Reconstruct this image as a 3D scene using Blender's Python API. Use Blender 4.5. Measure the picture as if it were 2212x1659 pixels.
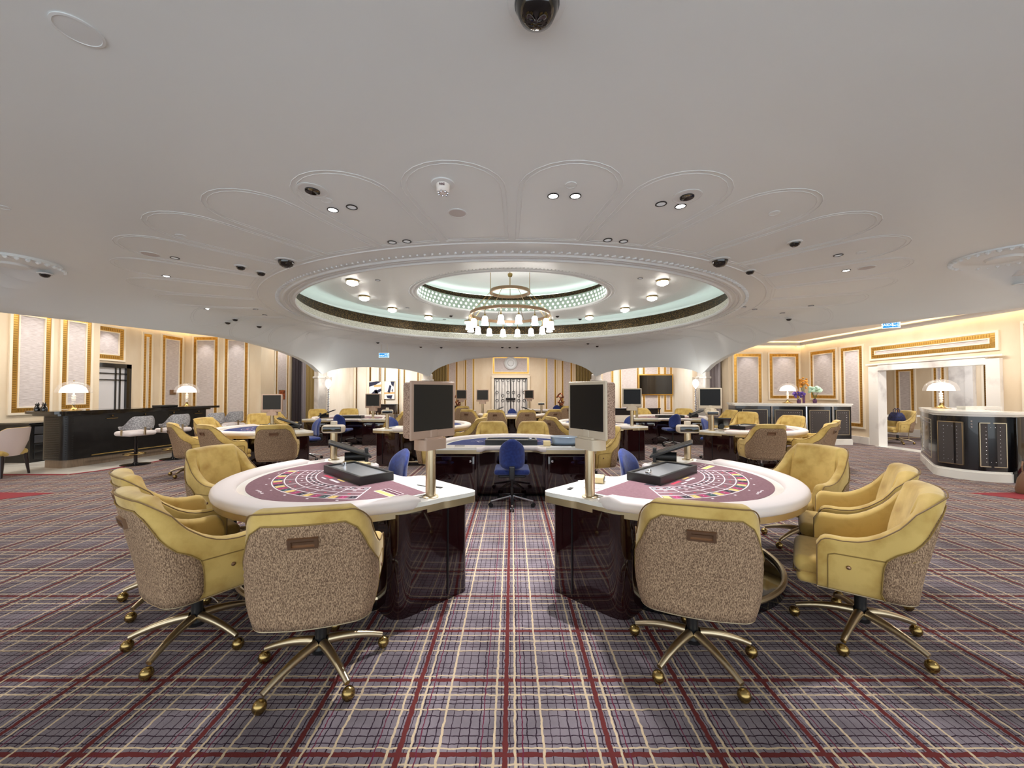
import bpy, bmesh, math, random
from math import sin, cos, pi, radians, sqrt, atan2
from mathutils import Vector, Matrix
random.seed(7)
for o in list(bpy.data.objects): bpy.data.objects.remove(o)
S = bpy.context.scene
COL = S.collection
# ------------------------------------------------------------------ camera, world, exposure
F = 831.0; PITCH = radians(1.14); EYE = 1.5
cam = bpy.data.cameras.new('camera'); camo = bpy.data.objects.new('camera', cam); COL.objects.link(camo)
cam.sensor_width = 36; cam.lens = 36 * F / 2212; cam.clip_start = 0.05; cam.clip_end = 100
camo.location = (0, 0, EYE); camo.rotation_euler = (radians(90) + PITCH, 0, 0)
S.camera = camo
S.view_settings.view_transform = 'Standard'; S.view_settings.look = 'None'
S.view_settings.gamma = 1; S.view_settings.use_curve_mapping = False
S.view_settings.exposure = 0.06
W = bpy.data.worlds.new('world'); S.world = W; W.use_nodes = True
W.node_tree.nodes['Background'].inputs[0].default_value = (0.88, 0.95, 1.0, 1)
W.node_tree.nodes['Background'].inputs[1].default_value = 2.4
def ray(px, py):
    cx = (px - 1106) / F; cy = (829.5 - py) / F
    return Vector((cx, cos(PITCH) - cy * sin(PITCH), sin(PITCH) + cy * cos(PITCH)))
def on_z(px, py, z):
    d = ray(px, py); t = (z - EYE) / d.z
    return Vector((d.x * t, d.y * t, z))
# lights: (kind, location, target-or-None, power, size/angle, colour)
def spot(x, y, z, tx, ty, tz, power, ang=60, blend=.35, rad=.04, col=(1, .95, .88)):
    l = bpy.data.lights.new('spot_light', 'SPOT'); l.energy = power; l.spot_size = radians(ang); l.spot_blend = blend
    l.shadow_soft_size = rad; l.color = col
    o = bpy.data.objects.new('spot_light', l); COL.objects.link(o); o.location = (x, y, z)
    o.rotation_euler = (Vector((tx, ty, tz)) - Vector((x, y, z))).to_track_quat('-Z', 'Y').to_euler()
def area(x, y, z, sx, sy, power, col=(1, .97, .93), rot=(0, 0, 0), shape='RECTANGLE'):
    l = bpy.data.lights.new('area_light', 'AREA'); l.shape = shape; l.size = sx; l.size_y = sy; l.energy = power; l.color = col
    o = bpy.data.objects.new('area_light', l); COL.objects.link(o); o.location = (x, y, z); o.rotation_euler = rot
    return o
def point(x, y, z, power, rad=.08, col=(1, .95, .88)):
    l = bpy.data.lights.new('point_light', 'POINT'); l.energy = power; l.shadow_soft_size = rad; l.color = col
    o = bpy.data.objects.new('point_light', l); COL.objects.link(o); o.location = (x, y, z)
WARM = (1, .86, .66); NEU = (1, .95, .9); COOL = (.9, .93, 1)
# downlights of the vault over the near tables and the aisle
for (x, y, tx, ty, p, a) in [(-1.75, 4.0, -1.4, 2.6, 120, 62), (-1.5, 4.05, -1.9, 3.6, 110, 75), (.30, 4.1, 0, 3.4, 430, 56), (.66, 3.75, 1.3, 2.6, 120, 62),
                             (1.5, 3.88, 1.6, 3.4, 110, 75), (1.75, 3.9, 2.6, 2.2, 110, 60), (-1.5, 4.88, -1.2, 5.2, 90, 80), (1.4, 4.86, 1.2, 5.2, 90, 80)]:
    spot(x, y, 3.36, tx, ty, 0, p, a, .25, .03, (.98, .96, 1))
for (x, y, p) in [(-3.7, 6.2, 150), (3.7, 6.2, 150), (-5.6, 7.4, 230), (5.6, 7.4, 230), (-4.9, 10.5, 150), (4.9, 10.5, 150), (-1.6, 8.6, 120), (1.6, 8.6, 120),
                  (-2.2, 12.4, 150), (2.2, 12.4, 150), (0, 15.6, 140), (-5.6, 4.0, 130), (5.6, 4.0, 130), (-4.6, .4, 70), (4.6, .4, 70)]:
    spot(x, y, 3.25, x * .97, y, 0, p, 120, .6, .12)  # wide fill spots added to brighten the floor, not tied to any fitting
# area lamps below the wing ceilings; alcove ones added to brighten the walls
for (x, y, z, sx, sy, p) in [(-9.4, 9.2, 3.62, .4, 4.0, 85), (9.0, 9.6, 3.15, .4, 4.0, 90), (9.0, 5.2, 3.15, .4, 3.0, 70), (-9.2, 4.4, 3.6, .4, 3.5, 60),
                             (-6.0, 17.3, 3.4, 2.4, .8, 130), (6.0, 17.3, 3.4, 2.4, .8, 110), (0, 21, 3.9, 4.0, 1.0, 220), (-8.1, 15, 3.65, .4, 1.5, 40)]:
    area(x, y, z, sx, sy, p, NEU)
area(12.0, 10.0, 2.75, 1.2, 3.0, 75, COOL)  # added area lamp that brightens the room beyond the right opening
# wall washers over the moulded panels of both wings
for (x, y, z, tx, ty, p) in [(-10.35, 8.62, 3.6, -10.8, 8.62, 12), (-10.35, 9.5, 3.6, -10.8, 9.5, 12), (-10.9, 10.8, 3.62, -11.4, 10.8, 45), (-10.67, 12.95, 3.6, -10.67, 13.4, 26), (-9.6, 12.95, 3.6, -9.6, 13.4, 26),
                             (8.26, 13.1, 3.2, 8.26, 13.5, 24), (9.54, 13.1, 3.2, 9.54, 13.5, 24), (9.75, 12.55, 3.2, 10.17, 12.55, 24), (9.75, 11.5, 3.2, 10.17, 11.5, 24)]:
    spot(x, y, z, tx, ty, z - 1.6, p, 60, .7, .03, (1, .97, .97))
# chandelier glow and ring lights
for a in range(4): point(cos(a * pi / 2 + .4) * 1.0, 9.8 + sin(a * pi / 2 + .4) * 1.0, 2.95, 22, .1)
point(0, 9.8, 3.7, 10, .2)
# ------------------------------------------------------------------ materials
def srgb(r, g, b):
    f = lambda c: (c / 255 / 12.92) if c / 255 <= .04045 else ((c / 255 + .055) / 1.055) ** 2.4
    return (f(r), f(g), f(b), 1)
MATS = {}
def mat(name, col, rough=.5, metal=0, emit=None, estr=0, spec=.5, sheen=0, coat=0, alpha=1, trans=0, noise=None, bump=None):
    m = bpy.data.materials.new(name); m.use_nodes = True; nt = m.node_tree; b = nt.nodes['Principled BSDF']
    c = srgb(*col); b.inputs['Base Color'].default_value = c; b.inputs['Roughness'].default_value = rough
    b.inputs['Metallic'].default_value = metal; b.inputs['Specular IOR Level'].default_value = spec
    b.inputs['Sheen Weight'].default_value = sheen; b.inputs['Coat Weight'].default_value = coat
    b.inputs['Transmission Weight'].default_value = trans; b.inputs['Alpha'].default_value = alpha
    if emit: b.inputs['Emission Color'].default_value = (*emit, 1); b.inputs['Emission Strength'].default_value = estr
    tc = None
    if noise or bump:
        tc = nt.nodes.new('ShaderNodeTexCoord')
    if noise:   # (scale, other colour, low, high, stretch xyz, detail)
        sc, c2, lo, hi, st, det = noise
        mp = nt.nodes.new('ShaderNodeMapping'); mp.inputs['Scale'].default_value = st
        n = nt.nodes.new('ShaderNodeTexNoise'); n.inputs['Scale'].default_value = sc; n.inputs['Detail'].default_value = det
        r = nt.nodes.new('ShaderNodeValToRGB'); r.color_ramp.elements[0].position = lo; r.color_ramp.elements[1].position = hi
        r.color_ramp.elements[0].color = c; r.color_ramp.elements[1].color = srgb(*c2)
        nt.links.new(tc.outputs['Object'], mp.inputs[0]); nt.links.new(mp.outputs[0], n.inputs['Vector'])
        nt.links.new(n.outputs['Fac'], r.inputs[0]); nt.links.new(r.outputs[0], b.inputs['Base Color'])
    if bump:    # (scale, strength, distance, stretch)
        mp = nt.nodes.new('ShaderNodeMapping'); mp.inputs['Scale'].default_value = bump[3]
        n = nt.nodes.new('ShaderNodeTexNoise'); n.inputs['Scale'].default_value = bump[0]; n.inputs['Detail'].default_value = 3
        bp = nt.nodes.new('ShaderNodeBump'); bp.inputs['Strength'].default_value = bump[1]; bp.inputs['Distance'].default_value = bump[2]
        nt.links.new(tc.outputs['Object'], mp.inputs[0]); nt.links.new(mp.outputs[0], n.inputs['Vector'])
        nt.links.new(n.outputs['Fac'], bp.inputs['Height']); nt.links.new(bp.outputs[0], b.inputs['Normal'])
    MATS[name] = m
    return m
U1 = (1, 1, 1)
mat('plaster', (226, 231, 232), .42, spec=.4, bump=(1.1, .25, .05, U1))
mat('plaster_trim', (218, 221, 222), .5)
mat('plaster_far', (232, 227, 222), .5)
mat('wall_cream', (232, 214, 186), .6, noise=(2.2, (222, 200, 168), .35, .7, (1, 1, .4), 6))
mat('wall_white', (236, 230, 218), .6, noise=(2.2, (226, 216, 200), .35, .7, (1, 1, .4), 6))
mat('cream_trim', (240, 226, 202), .5)
mat('fabric_inset', (218, 208, 204), .7, noise=(16, (192, 180, 176), .4, .62, (.5, .5, 7), 4), bump=(16, .5, .01, (.5, .5, 7)))
mat('gold', (214, 172, 92), .3, 1)
mat('gold_scale', (172, 132, 70), .4, 1)
mat('gold_dark', (120, 92, 50), .35, 1)
mat('velvet', (206, 176, 102), .7, sheen=.3, spec=.25, noise=(7, (172, 138, 66), .45, .72, U1, 6))
mat('velvet_seam', (138, 112, 58), .8)
mat('piping', (122, 94, 54), .6)
mat('tweed', (104, 80, 60), .9, noise=(260, (188, 158, 126), .40, .66, (1, 1, .35), 3), bump=(200, .6, .004, (1, 1, .4)))
mat('champagne', (196, 180, 150), .32, 1)
mat('bronze', (150, 122, 98), .35, .9)
mat('brass', (158, 134, 84), .25, 1)
mat('black_plastic', (20, 20, 22), .4)
mat('black_gloss', (12, 12, 14), .08, coat=.6)
mat('chrome', (200, 200, 204), .15, 1)
mat('blue_fabric', (20, 40, 102), .85, sheen=.3, noise=(30, (28, 54, 126), .4, .7, U1, 3))
mat('lacquer', (30, 9, 11), .07, coat=1, noise=(2, (33, 11, 12), .4, .7, (1, 1, .4), 2))
mat('marble', (240, 237, 228), .18, coat=.3, noise=(1.6, (214, 210, 200), .5, .72, (1, 2.2, 1), 9))
mat('marble_wall', (236, 230, 222), .2, noise=(1.8, (196, 188, 182), .52, .7, (2, 1, 1), 9))
mat('padding', (226, 216, 210), .5, spec=.3)
mat('apron', (196, 178, 142), .35, .75)
mat('felt_plum', (122, 88, 94), .95, noise=(60, (132, 98, 104), .3, .7, U1, 2))
mat('felt_navy', (36, 46, 96), .95, noise=(60, (44, 56, 110), .3, .7, U1, 2))
mat('mark_white', (236, 226, 226), .8)
mat('mark_yellow', (236, 204, 118), .8)
mat('mark_magenta', (172, 46, 98), .8)
mat('mark_black', (34, 28, 40), .8)
mat('mark_red', (204, 60, 84), .8)
mat('mark_maroon', (92, 44, 58), .8)
mat('mark_teal', (34, 74, 74), .8)
mat('screen', (40, 38, 34), .45, spec=.25)
mat('screen_black', (12, 12, 13), .4, spec=.25)
mat('bezel', (172, 145, 126), .45)
mat('bezel_pale', (200, 186, 164), .45)
mat('grille', (186, 158, 138), .6, noise=(170, (126, 98, 82), .45, .55, U1, 1))
mat('bar_black', (16, 15, 16), .35, noise=(9, (26, 25, 26), .4, .7, U1, 4))
mat('bar_stone', (14, 13, 15), .12, coat=.5, noise=(3, (44, 40, 44), .6, .75, (2, 2, 2), 8))
mat('plinth', (132, 112, 92), .5, noise=(12, (116, 98, 80), .4, .7, (6, 6, .6), 3))
mat('stool_fabric', (138, 136, 138), .8, noise=(45, (182, 180, 182), .45, .6, U1, 2))
mat('stool_seat', (226, 216, 214), .6)
mat('drawer_grey', (64, 64, 68), .45)
mat('frost', (255, 250, 240), .4, emit=(1, .93, .86), estr=.85)
mat('bell_glass', (255, 252, 245), .4, emit=(1, .96, .9), estr=9)
mat('lamp_glass', (215, 208, 206), .05, trans=1, alpha=.2)
mat('bulb', (255, 255, 250), .4, emit=(1, .98, .95), estr=14)
mat('bulb_dim', (150, 150, 155), .25, metal=.8, emit=(1, 1, 1), estr=.25)
mat('cove_light', (255, 255, 255), .5, emit=(.9, 1, .93), estr=6)
mat('cove_soft', (255, 255, 255), .5, emit=(.84, 1, .88), estr=3.2)
mat('drum_green', (150, 166, 154), .5)
mat('cove_warm', (255, 240, 210), .5, emit=(1, .84, .58), estr=9)
mat('bead_glow', (235, 245, 235), .3, emit=(.92, 1, .94), estr=1.3)
mat('lattice_white', (226, 228, 216), .5, noise=(60, (180, 180, 168), .5, .56, U1, 0))
mat('lattice_dark', (38, 31, 20), .35, metal=.6, noise=(50, (112, 90, 52), .58, .64, U1, 0))
mat('crystal', (255, 250, 240), .1, emit=(1, .93, .85), estr=14)
mat('dark_dome', (10, 9, 9), .08, coat=.6)
mat('speaker_mesh', (196, 190, 188), .7)
mat('sign_blue', (20, 120, 190), .5, emit=(.02, .30, .72), estr=.7)
mat('sign_white', (255, 255, 255), .5, emit=(.75, .95, 1), estr=1.2)
mat('curtain_gold', (150, 124, 66), .6, sheen=.3)
mat('curtain_grey', (176, 166, 168), .75)
mat('curtain_dark', (60, 50, 54), .75)
mat('iron', (34, 32, 34), .45, .5)
mat('door_glass', (214, 212, 214), .25)
mat('paint_white', (238, 236, 232), .6)
mat('paint_blue', (28, 34, 62), .6)
mat('paint_ochre', (214, 170, 110), .6)
mat('paint_orange', (176, 92, 48), .6, noise=(4, (90, 40, 20), .5, .56, (1, 1, 2.5), 2))
mat('wood_dark', (38, 24, 22), .35)
mat('leather_white', (222, 204, 196), .5)
mat('desk_black', (14, 14, 18), .2, coat=.4)
mat('desk_leather', (66, 60, 58), .6)
mat('stud', (214, 214, 220), .2, 1)
mat('petal_purple', (76, 48, 132), .7)
mat('petal_orange', (206, 140, 48), .7)
mat('petal_green', (190, 220, 198), .7)
mat('leaf', (60, 90, 50), .7)
mat('vase_glass', (96, 50, 96), .1, trans=.5)
mat('bag_brown', (120, 88, 66), .45)
mat('bag_black', (24, 22, 24), .5)
mat('bag_navy', (26, 34, 84), .5, noise=(22, (20, 20, 40), .5, .6, U1, 2))
mat('card_cream', (222, 200, 150), .5)
mat('paper', (224, 222, 220), .7)
mat('shuffler_blue', (150, 168, 188), .3, metal=.5)
mat('red_border', (128, 30, 40), .9)
mat('shade_white', (245, 240, 235), .5)
mat('copper', (150, 96, 74), .25, 1)
mat('tray_glass', (150, 152, 152), .12, metal=.2)
# carpet: plaid of stripes of its own, repeated every 0.442 m across and 0.411 m along
def carpet():
    m = bpy.data.materials.new('plaid_carpet'); m.use_nodes = True; nt = m.node_tree; N = nt.nodes; L = nt.links
    b = N['Principled BSDF']; b.inputs['Roughness'].default_value = .95; b.inputs['Specular IOR Level'].default_value = .1
    g = N.new('ShaderNodeNewGeometry'); nz = N.new('ShaderNodeTexNoise'); nz.inputs['Scale'].default_value = 26; nz.inputs['Detail'].default_value = 2
    L.new(g.outputs['Position'], nz.inputs['Vector'])
    sub = N.new('ShaderNodeVectorMath'); sub.operation = 'SUBTRACT'; sub.inputs[1].default_value = (.5, .5, .5); L.new(nz.outputs['Color'], sub.inputs[0])
    scl = N.new('ShaderNodeVectorMath'); scl.operation = 'SCALE'; scl.inputs['Scale'].default_value = .015; L.new(sub.outputs[0], scl.inputs[0])
    add = N.new('ShaderNodeVectorMath'); add.operation = 'ADD'; L.new(g.outputs['Position'], add.inputs[0]); L.new(scl.outputs[0], add.inputs[1])
    sep = N.new('ShaderNodeSeparateXYZ'); L.new(add.outputs[0], sep.inputs[0])
    base = N.new('ShaderNodeTexNoise'); base.inputs['Scale'].default_value = 5; base.inputs['Detail'].default_value = 8; L.new(g.outputs['Position'], base.inputs['Vector'])
    br = N.new('ShaderNodeValToRGB'); br.color_ramp.elements[0].position = .3; br.color_ramp.elements[1].position = .7
    br.color_ramp.elements[0].color = srgb(104, 96, 100); br.color_ramp.elements[1].color = srgb(132, 122, 127); L.new(base.outputs['Fac'], br.inputs[0])
    cur = br.outputs[0]
    RED = srgb(96, 44, 42); CRE = srgb(190, 170, 140); DK = srgb(46, 32, 42); MAR = srgb(98, 40, 58)
    def stripes(axis, period, off, lst):
        nonlocal cur
        a = N.new('ShaderNodeMath'); a.operation = 'SUBTRACT'; a.inputs[1].default_value = off - period * .5; L.new(sep.outputs[axis], a.inputs[0])
        d = N.new('ShaderNodeMath'); d.operation = 'DIVIDE'; d.inputs[1].default_value = period; L.new(a.outputs[0], d.inputs[0])
        f = N.new('ShaderNodeMath'); f.operation = 'FRACT'; L.new(d.outputs[0], f.inputs[0])
        for c in range(0, len(lst), 10):
            r = N.new('ShaderNodeValToRGB'); cr = r.color_ramp; cr.interpolation = 'CONSTANT'
            els = []
            for (p, w, colr) in sorted(lst[c:c + 10]):
                els.append((p - w / 2, (*colr[:3], 1))); els.append((p + w / 2, (0, 0, 0, 0)))
            cr.elements[0].position = 0; cr.elements[0].color = (0, 0, 0, 0)
            cr.elements[1].position = els[0][0]; cr.elements[1].color = els[0][1]
            for (p, cc) in els[1:]:
                e = cr.elements.new(p); e.color = cc
            L.new(f.outputs[0], r.inputs[0])
            mx = N.new('ShaderNodeMix'); mx.data_type = 'RGBA'
            L.new(r.outputs['Alpha'], mx.inputs[0]); L.new(cur, mx.inputs[6]); L.new(r.outputs[0], mx.inputs[7]); cur = mx.outputs[2]
    thin = lambda ps: [(p, .0115, DK) for p in ps]
    stripes('X', .442, -.03, sorted(thin([.045, .14, .235, .33, .45, .545, .62, .72, .81, .955])))
    stripes('Y', .411, 2.03, sorted(thin([.04, .135, .19, .31, .36, .48, .62, .71, .8, .96])))
    stripes('Y', .411, 2.03, sorted([(.5, .052, RED), (.395, .022, CRE), (.263, .022, CRE), (.051 + .0, .02, CRE), (.57, .022, CRE)]))
    stripes('X', .442, -.03, sorted([(.5, .05, RED), (.393, .024, CRE), (.597, .024, CRE), (.87, .024, CRE), (.668, .012, MAR), (.27, .01, MAR)]))
    L.new(cur, b.inputs['Base Color'])
    bp = N.new('ShaderNodeBump'); bp.inputs['Strength'].default_value = .5; bp.inputs['Distance'].default_value = .004
    n2 = N.new('ShaderNodeTexNoise'); n2.inputs['Scale'].default_value = 160; L.new(g.outputs['Position'], n2.inputs['Vector']); L.new(n2.outputs['Fac'], bp.inputs['Height'])
    L.new(bp.outputs[0], b.inputs['Normal']); MATS['carpet'] = m
carpet()
# ------------------------------------------------------------------ mesh helpers
class MB:
    def __init__(s): s.v = []; s.f = []; s.mi = []; s.cur = 0
    def add(s, vs, fs):
        o = len(s.v); s.v += [tuple(v) for v in vs]
        for f in fs: s.f.append([i + o for i in f]); s.mi.append(s.cur)
    def box(s, x0, x1, y0, y1, z0, z1, M=None):
        vs = [(x, y, z) for x in (x0, x1) for y in (y0, y1) for z in (z0, z1)]
        if M: vs = [M @ Vector(v) for v in vs]
        s.add(vs, [(0, 1, 3, 2), (4, 6, 7, 5), (0, 4, 5, 1), (2, 3, 7, 6), (0, 2, 6, 4), (1, 5, 7, 3)]); return s
    def prism(s, poly, z0, z1, M=None):
        n = len(poly); vs = [(x, y, z0) for x, y in poly] + [(x, y, z1) for x, y in poly]
        if M: vs = [M @ Vector(v) for v in vs]
        s.add(vs, [tuple(range(n))[::-1], tuple(range(n, 2 * n))] + [(i, (i + 1) % n, n + (i + 1) % n, n + i) for i in range(n)]); return s
    def grid(s, rows, cu=False, cv=False):
        nu = len(rows); nv = len(rows[0]); vs = [p for r in rows for p in r]; fs = []
        for i in range(nu if cu else nu - 1):
            for j in range(nv if cv else nv - 1):
                a = i; b = (i + 1) % nu; c = j; d = (j + 1) % nv
                fs.append((a * nv + c, b * nv + c, b * nv + d, a * nv + d))
        s.add(vs, fs); return s
    def lathe(s, prof, seg=20, M=None, cap=True, cx=0, cy=0):
        rows = []
        for k in range(seg):
            a = 2 * pi * k / seg; rows.append([Vector((cx + r * cos(a), cy + r * sin(a), z)) for r, z in prof])
        if M: rows = [[M @ p for p in r] for r in rows]
        s.grid(rows, cu=True)
        if cap:
            for j in (0, -1):
                if prof[j][0] > 1e-4: s.add([r[j] for r in rows], [tuple(range(seg))])
        return s
    def tube(s, pts, r, seg=8, closed=False, M=None, up=None):
        pts = [Vector(p) for p in pts]
        if M: pts = [M @ p for p in pts]
        n = len(pts); rows = []; rr = r if isinstance(r, (list, tuple)) else [r] * n; prev = None
        for i, p in enumerate(pts):
            a = pts[(i - 1) % n] if (closed or i > 0) else p; b = pts[(i + 1) % n] if (closed or i < n - 1) else p
            t = (b - a).normalized()
            if prev is None:
                u = Vector((0, 0, 1)) if abs(t.z) < .9 else Vector((1, 0, 0))
                x = t.cross(u).normalized()
            else:
                x = (prev - t * prev.dot(t)).normalized()
            prev = x; y = t.cross(x)
            rows.append([p + (x * cos(2 * pi * k / seg) + y * sin(2 * pi * k / seg)) * rr[i] for k in range(seg)])
        s.grid(rows, cu=closed, cv=True)
        if not closed: s.add(rows[0], [tuple(range(seg))]); s.add(rows[-1], [tuple(range(seg))])
        return s
    def rbox(s, x0, x1, y0, y1, z0, z1, r=.02, M=None, n=4):   # rounded-edge box (superellipsoid shell)
        cx, cy, cz = (x0 + x1) / 2, (y0 + y1) / 2, (z0 + z1) / 2; hx, hy, hz = (x1 - x0) / 2, (y1 - y0) / 2, (z1 - z0) / 2
        rows = []
        r = min(r, hx, hy, hz)
        lat = [(-1, -pi / 2 + k * pi / 2 / n) for k in range(n + 1)] + [(1, k * pi / 2 / n) for k in range(n + 1)]
        lon = []
        for q, (sx, sy) in enumerate([(1, 1), (-1, 1), (-1, -1), (1, -1)]):
            for k in range(n + 1): lon.append((sx, sy, q * pi / 2 + k * pi / 2 / n))
        for (sx, sy, a) in lon:
            row = []
            for (sz, b) in lat:
                row.append(Vector((cx + sx * (hx - r) + r * cos(b) * cos(a), cy + sy * (hy - r) + r * cos(b) * sin(a), cz + sz * (hz - r) + r * sin(b))))
            rows.append(row)
        if M: rows = [[M @ p for p in q] for q in rows]
        s.grid(rows, cu=True)
        s.add([q[0] for q in rows], [tuple(range(len(rows)))[::-1]]); s.add([q[-1] for q in rows], [tuple(range(len(rows)))])
        return s
    def mesh(s, name, mats, smooth=35):
        me = bpy.data.meshes.new(name); me.from_pydata(s.v, [], s.f); me.update()
        bm = bmesh.new(); bm.from_mesh(me); bmesh.ops.remove_doubles(bm, verts=bm.verts, dist=1e-5)
        bmesh.ops.recalc_face_normals(bm, faces=bm.faces) if s.f and getattr(s, 'recalc', True) else None
        bm.to_mesh(me); bm.free()
        if isinstance(mats, str): mats = [mats]
        for m in mats: me.materials.append(MATS[m])
        if len(mats) > 1 and len(me.polygons) == len(s.mi):
            for p, i in zip(me.polygons, s.mi): p.material_index = i
        if smooth:
            for p in me.polygons: p.use_smooth = True
            me.set_sharp_from_angle(angle=radians(smooth))
        return me
    def build(s, name, mats, parent=None, loc=(0, 0, 0), rz=0, smooth=35):
        o = bpy.data.objects.new(name, s.mesh(name, mats, smooth)); COL.objects.link(o)
        if parent: o.parent = parent
        o.location = loc; o.rotation_euler = (0, 0, rz)
        return o
def empty(name, loc=(0, 0, 0), rz=0):
    o = bpy.data.objects.new(name, None); COL.objects.link(o); o.location = loc; o.rotation_euler = (0, 0, rz); o.empty_display_size = .1
    return o
def tag(o, label, cat, group=None, kind=None):
    o['label'] = label; o['category'] = cat
    if group: o['group'] = group
    if kind: o['kind'] = kind
    return o
def st(o): o['kind'] = 'structure'; return o
def copy_tree(o, parent=None):
    c = o.copy(); COL.objects.link(c); c.parent = parent
    for ch in list(o.children): copy_tree(ch, c)
    return c
TN = [0]
def trim(): TN[0] += 1; return 'trim_%d' % TN[0]
def arc(cx, cy, r, a0, a1, n): return [(cx + r * cos(a0 + (a1 - a0) * k / n), cy + r * sin(a0 + (a1 - a0) * k / n)) for k in range(n + 1)]
def rounded(poly, r, n=5):
    out = []; m = len(poly)
    rr = r if isinstance(r, (list, tuple)) else [r] * m
    for i in range(m):
        p = Vector(poly[i]); a = Vector(poly[i - 1]); b = Vector(poly[(i + 1) % m]); q = rr[i]
        if q <= 0: out.append(tuple(p)); continue
        d0 = (a - p).normalized(); d1 = (b - p).normalized(); s0 = p + d0 * q; s1 = p + d1 * q
        for k in range(n + 1):
            t = k / n; out.append(tuple(s0 * (1 - t) ** 2 + p * 2 * t * (1 - t) + s1 * t * t))
    return out
def sm(t): t = max(0, min(1, t)); return t * t * (3 - 2 * t)
def lerp(a, b, t): return a + (b - a) * t
def tabl(x, T):
    if x <= T[0][0]: return T[0][1]
    for (a, b), (c, d) in zip(T, T[1:]):
        if x <= c: return lerp(b, d, (x - a) / (c - a))
    return T[-1][1]
# ------------------------------------------------------------------ floor
CARPET = [(-9.3, -3), (9.3, -3), (10.17, 6.5), (10.17, 10.8), (9.8, 12), (9, 24), (-9, 24), (-8.6, 12), (-7.55, 9.3), (-7.85, 7.6), (-8.0, 7.1), (-12, 6.98)]
st(MB().box(-16, 16, -3, 25, -.12, -.006).build('floor', 'marble_wall'))
o = MB().prism([(-12, -3), (10.17, -3), (10.17, 24), (-12, 24)], -.004, 0).build('floor', 'carpet'); st(o)
# marble beside the bar with its red border, and the marble tips running in at both edges
mb = MB(); mb.cur = 0
P0 = [(-12.5, 6.98), (-8.05, 7.02), (-7.85, 7.35), (-7.3, 10.6), (-7.6, 11.6), (-12.5, 12.8)]
mb.prism(P0, .0, .004); st(mb.build(trim(), 'marble'))
mb = MB()
for a, b in zip(P0[0:4], P0[1:5]):
    d = (Vector(b) - Vector(a)).normalized(); n = Vector((d.y, -d.x)) * .09
    mb.prism([a, b, (b[0] + n.x, b[1] + n.y), (a[0] + n.x, a[1] + n.y)][::-1], 0, .005)
st(mb.build(trim(), 'red_border'))
for s_ in (-1, 1):
    mb = MB(); mb.prism([(s_ * 6.75, 5.72), (s_ * 12, 5.9), (s_ * 12, 2.6), (s_ * 7.3, 5.2)][::s_], 0, .004); st(mb.build(trim(), 'red_border'))
    mb = MB(); mb.prism([(s_ * 7.45, 5.45), (s_ * 12, 5.6), (s_ * 12, 3.3)][::s_], 0, .008); st(mb.build(trim(), 'marble'))
# ------------------------------------------------------------------ vaulted ceiling
CX, CY, HC = 0.0, 9.78, 3.4
EA, EB = 5.0, 4.3
A_, B_ = (-6.9, 14.05), (-3.75, 17.3); D_, C_ = (6.9, 14.05), (3.75, 17.3)
def arch_h(u, lo, hi): return lo + (hi - lo) * (max(0, 1 - abs(u) ** 2.3)) ** .5
EDGES = []   # (p, q, heightfunction(t))
LT = [(-3, 2.95), (4, 2.82), (6.3, 2.78), (8.6, 2.87), (10.0, 2.93), (11.0, 2.90), (12.1, 2.78), (12.9, 2.62), (13.5, 2.42), (14.05, 2.1)]
RT = [(-3, 2.95), (4, 2.86), (6.3, 2.86), (8.6, 2.97), (10.0, 3.03), (11.0, 3.0), (12.1, 2.85), (12.9, 2.66), (13.5, 2.44), (14.05, 2.1)]
POLY = [(-8.9, -3), (-8.2, 6.2), A_, B_, C_, D_, (8.2, 6.2), (8.9, -3)]
def bound(th):
    """distance along direction th from the centre to the edge of the vault, and the height of that edge"""
    d = Vector((cos(th), sin(th))); o = Vector((CX, CY)); best = None
    for i in range(len(POLY)):
        p = Vector(POLY[i]); q = Vector(POLY[(i + 1) % len(POLY)]); e = q - p
        den = d.x * e.y - d.y * e.x
        if abs(den) < 1e-9: continue
        w = p - o; t = (w.x * e.y - w.y * e.x) / den; u = (w.x * d.y - w.y * d.x) / den
        if t > 0 and -1e-6 <= u <= 1 + 1e-6 and (best is None or t < best[0]): best = (t, i, u)
    t, i, u = best; y = CY + d.y * t
    if i in (0, 1): z = tabl(y, LT)
    elif i in (5, 6): z = tabl(y, RT)
    elif i in (2, 4): z = arch_h(2 * u - 1, 2.08, 2.48)
    elif i == 3: z = arch_h(2 * u - 1, 2.05, 3.06)
    else: z = 3.15
    return t, z
def vz(x, y):
    dx, dy = x - CX, y - CY; r = sqrt(dx * dx + dy * dy); th = atan2(dy, dx)
    R, Z = bound(th)
    r0 = min(R - .9, 7.35 if dy > -4 else 8.2); r0 = max(r0, 5.4)
    t = (r - r0) / (R - r0)
    if t <= 0: return HC
    t = min(t, 1)
    return HC - (HC - Z) * (t ** (2.4 if Z < 2.7 else 1.8))
def on_vault(px, py):
    z = HC
    for _ in range(30):
        p = on_z(px, py, z); z = .5 * z + .5 * vz(p.x, p.y)
    return Vector((p.x, p.y, vz(p.x, p.y)))
ths = [2 * pi * k / 360 for k in range(360)]
for P in POLY: ths.append(atan2(P[1] - CY, P[0] - CX) % (2 * pi))
ths = sorted(ths)
rows = []; mb = MB()
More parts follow.
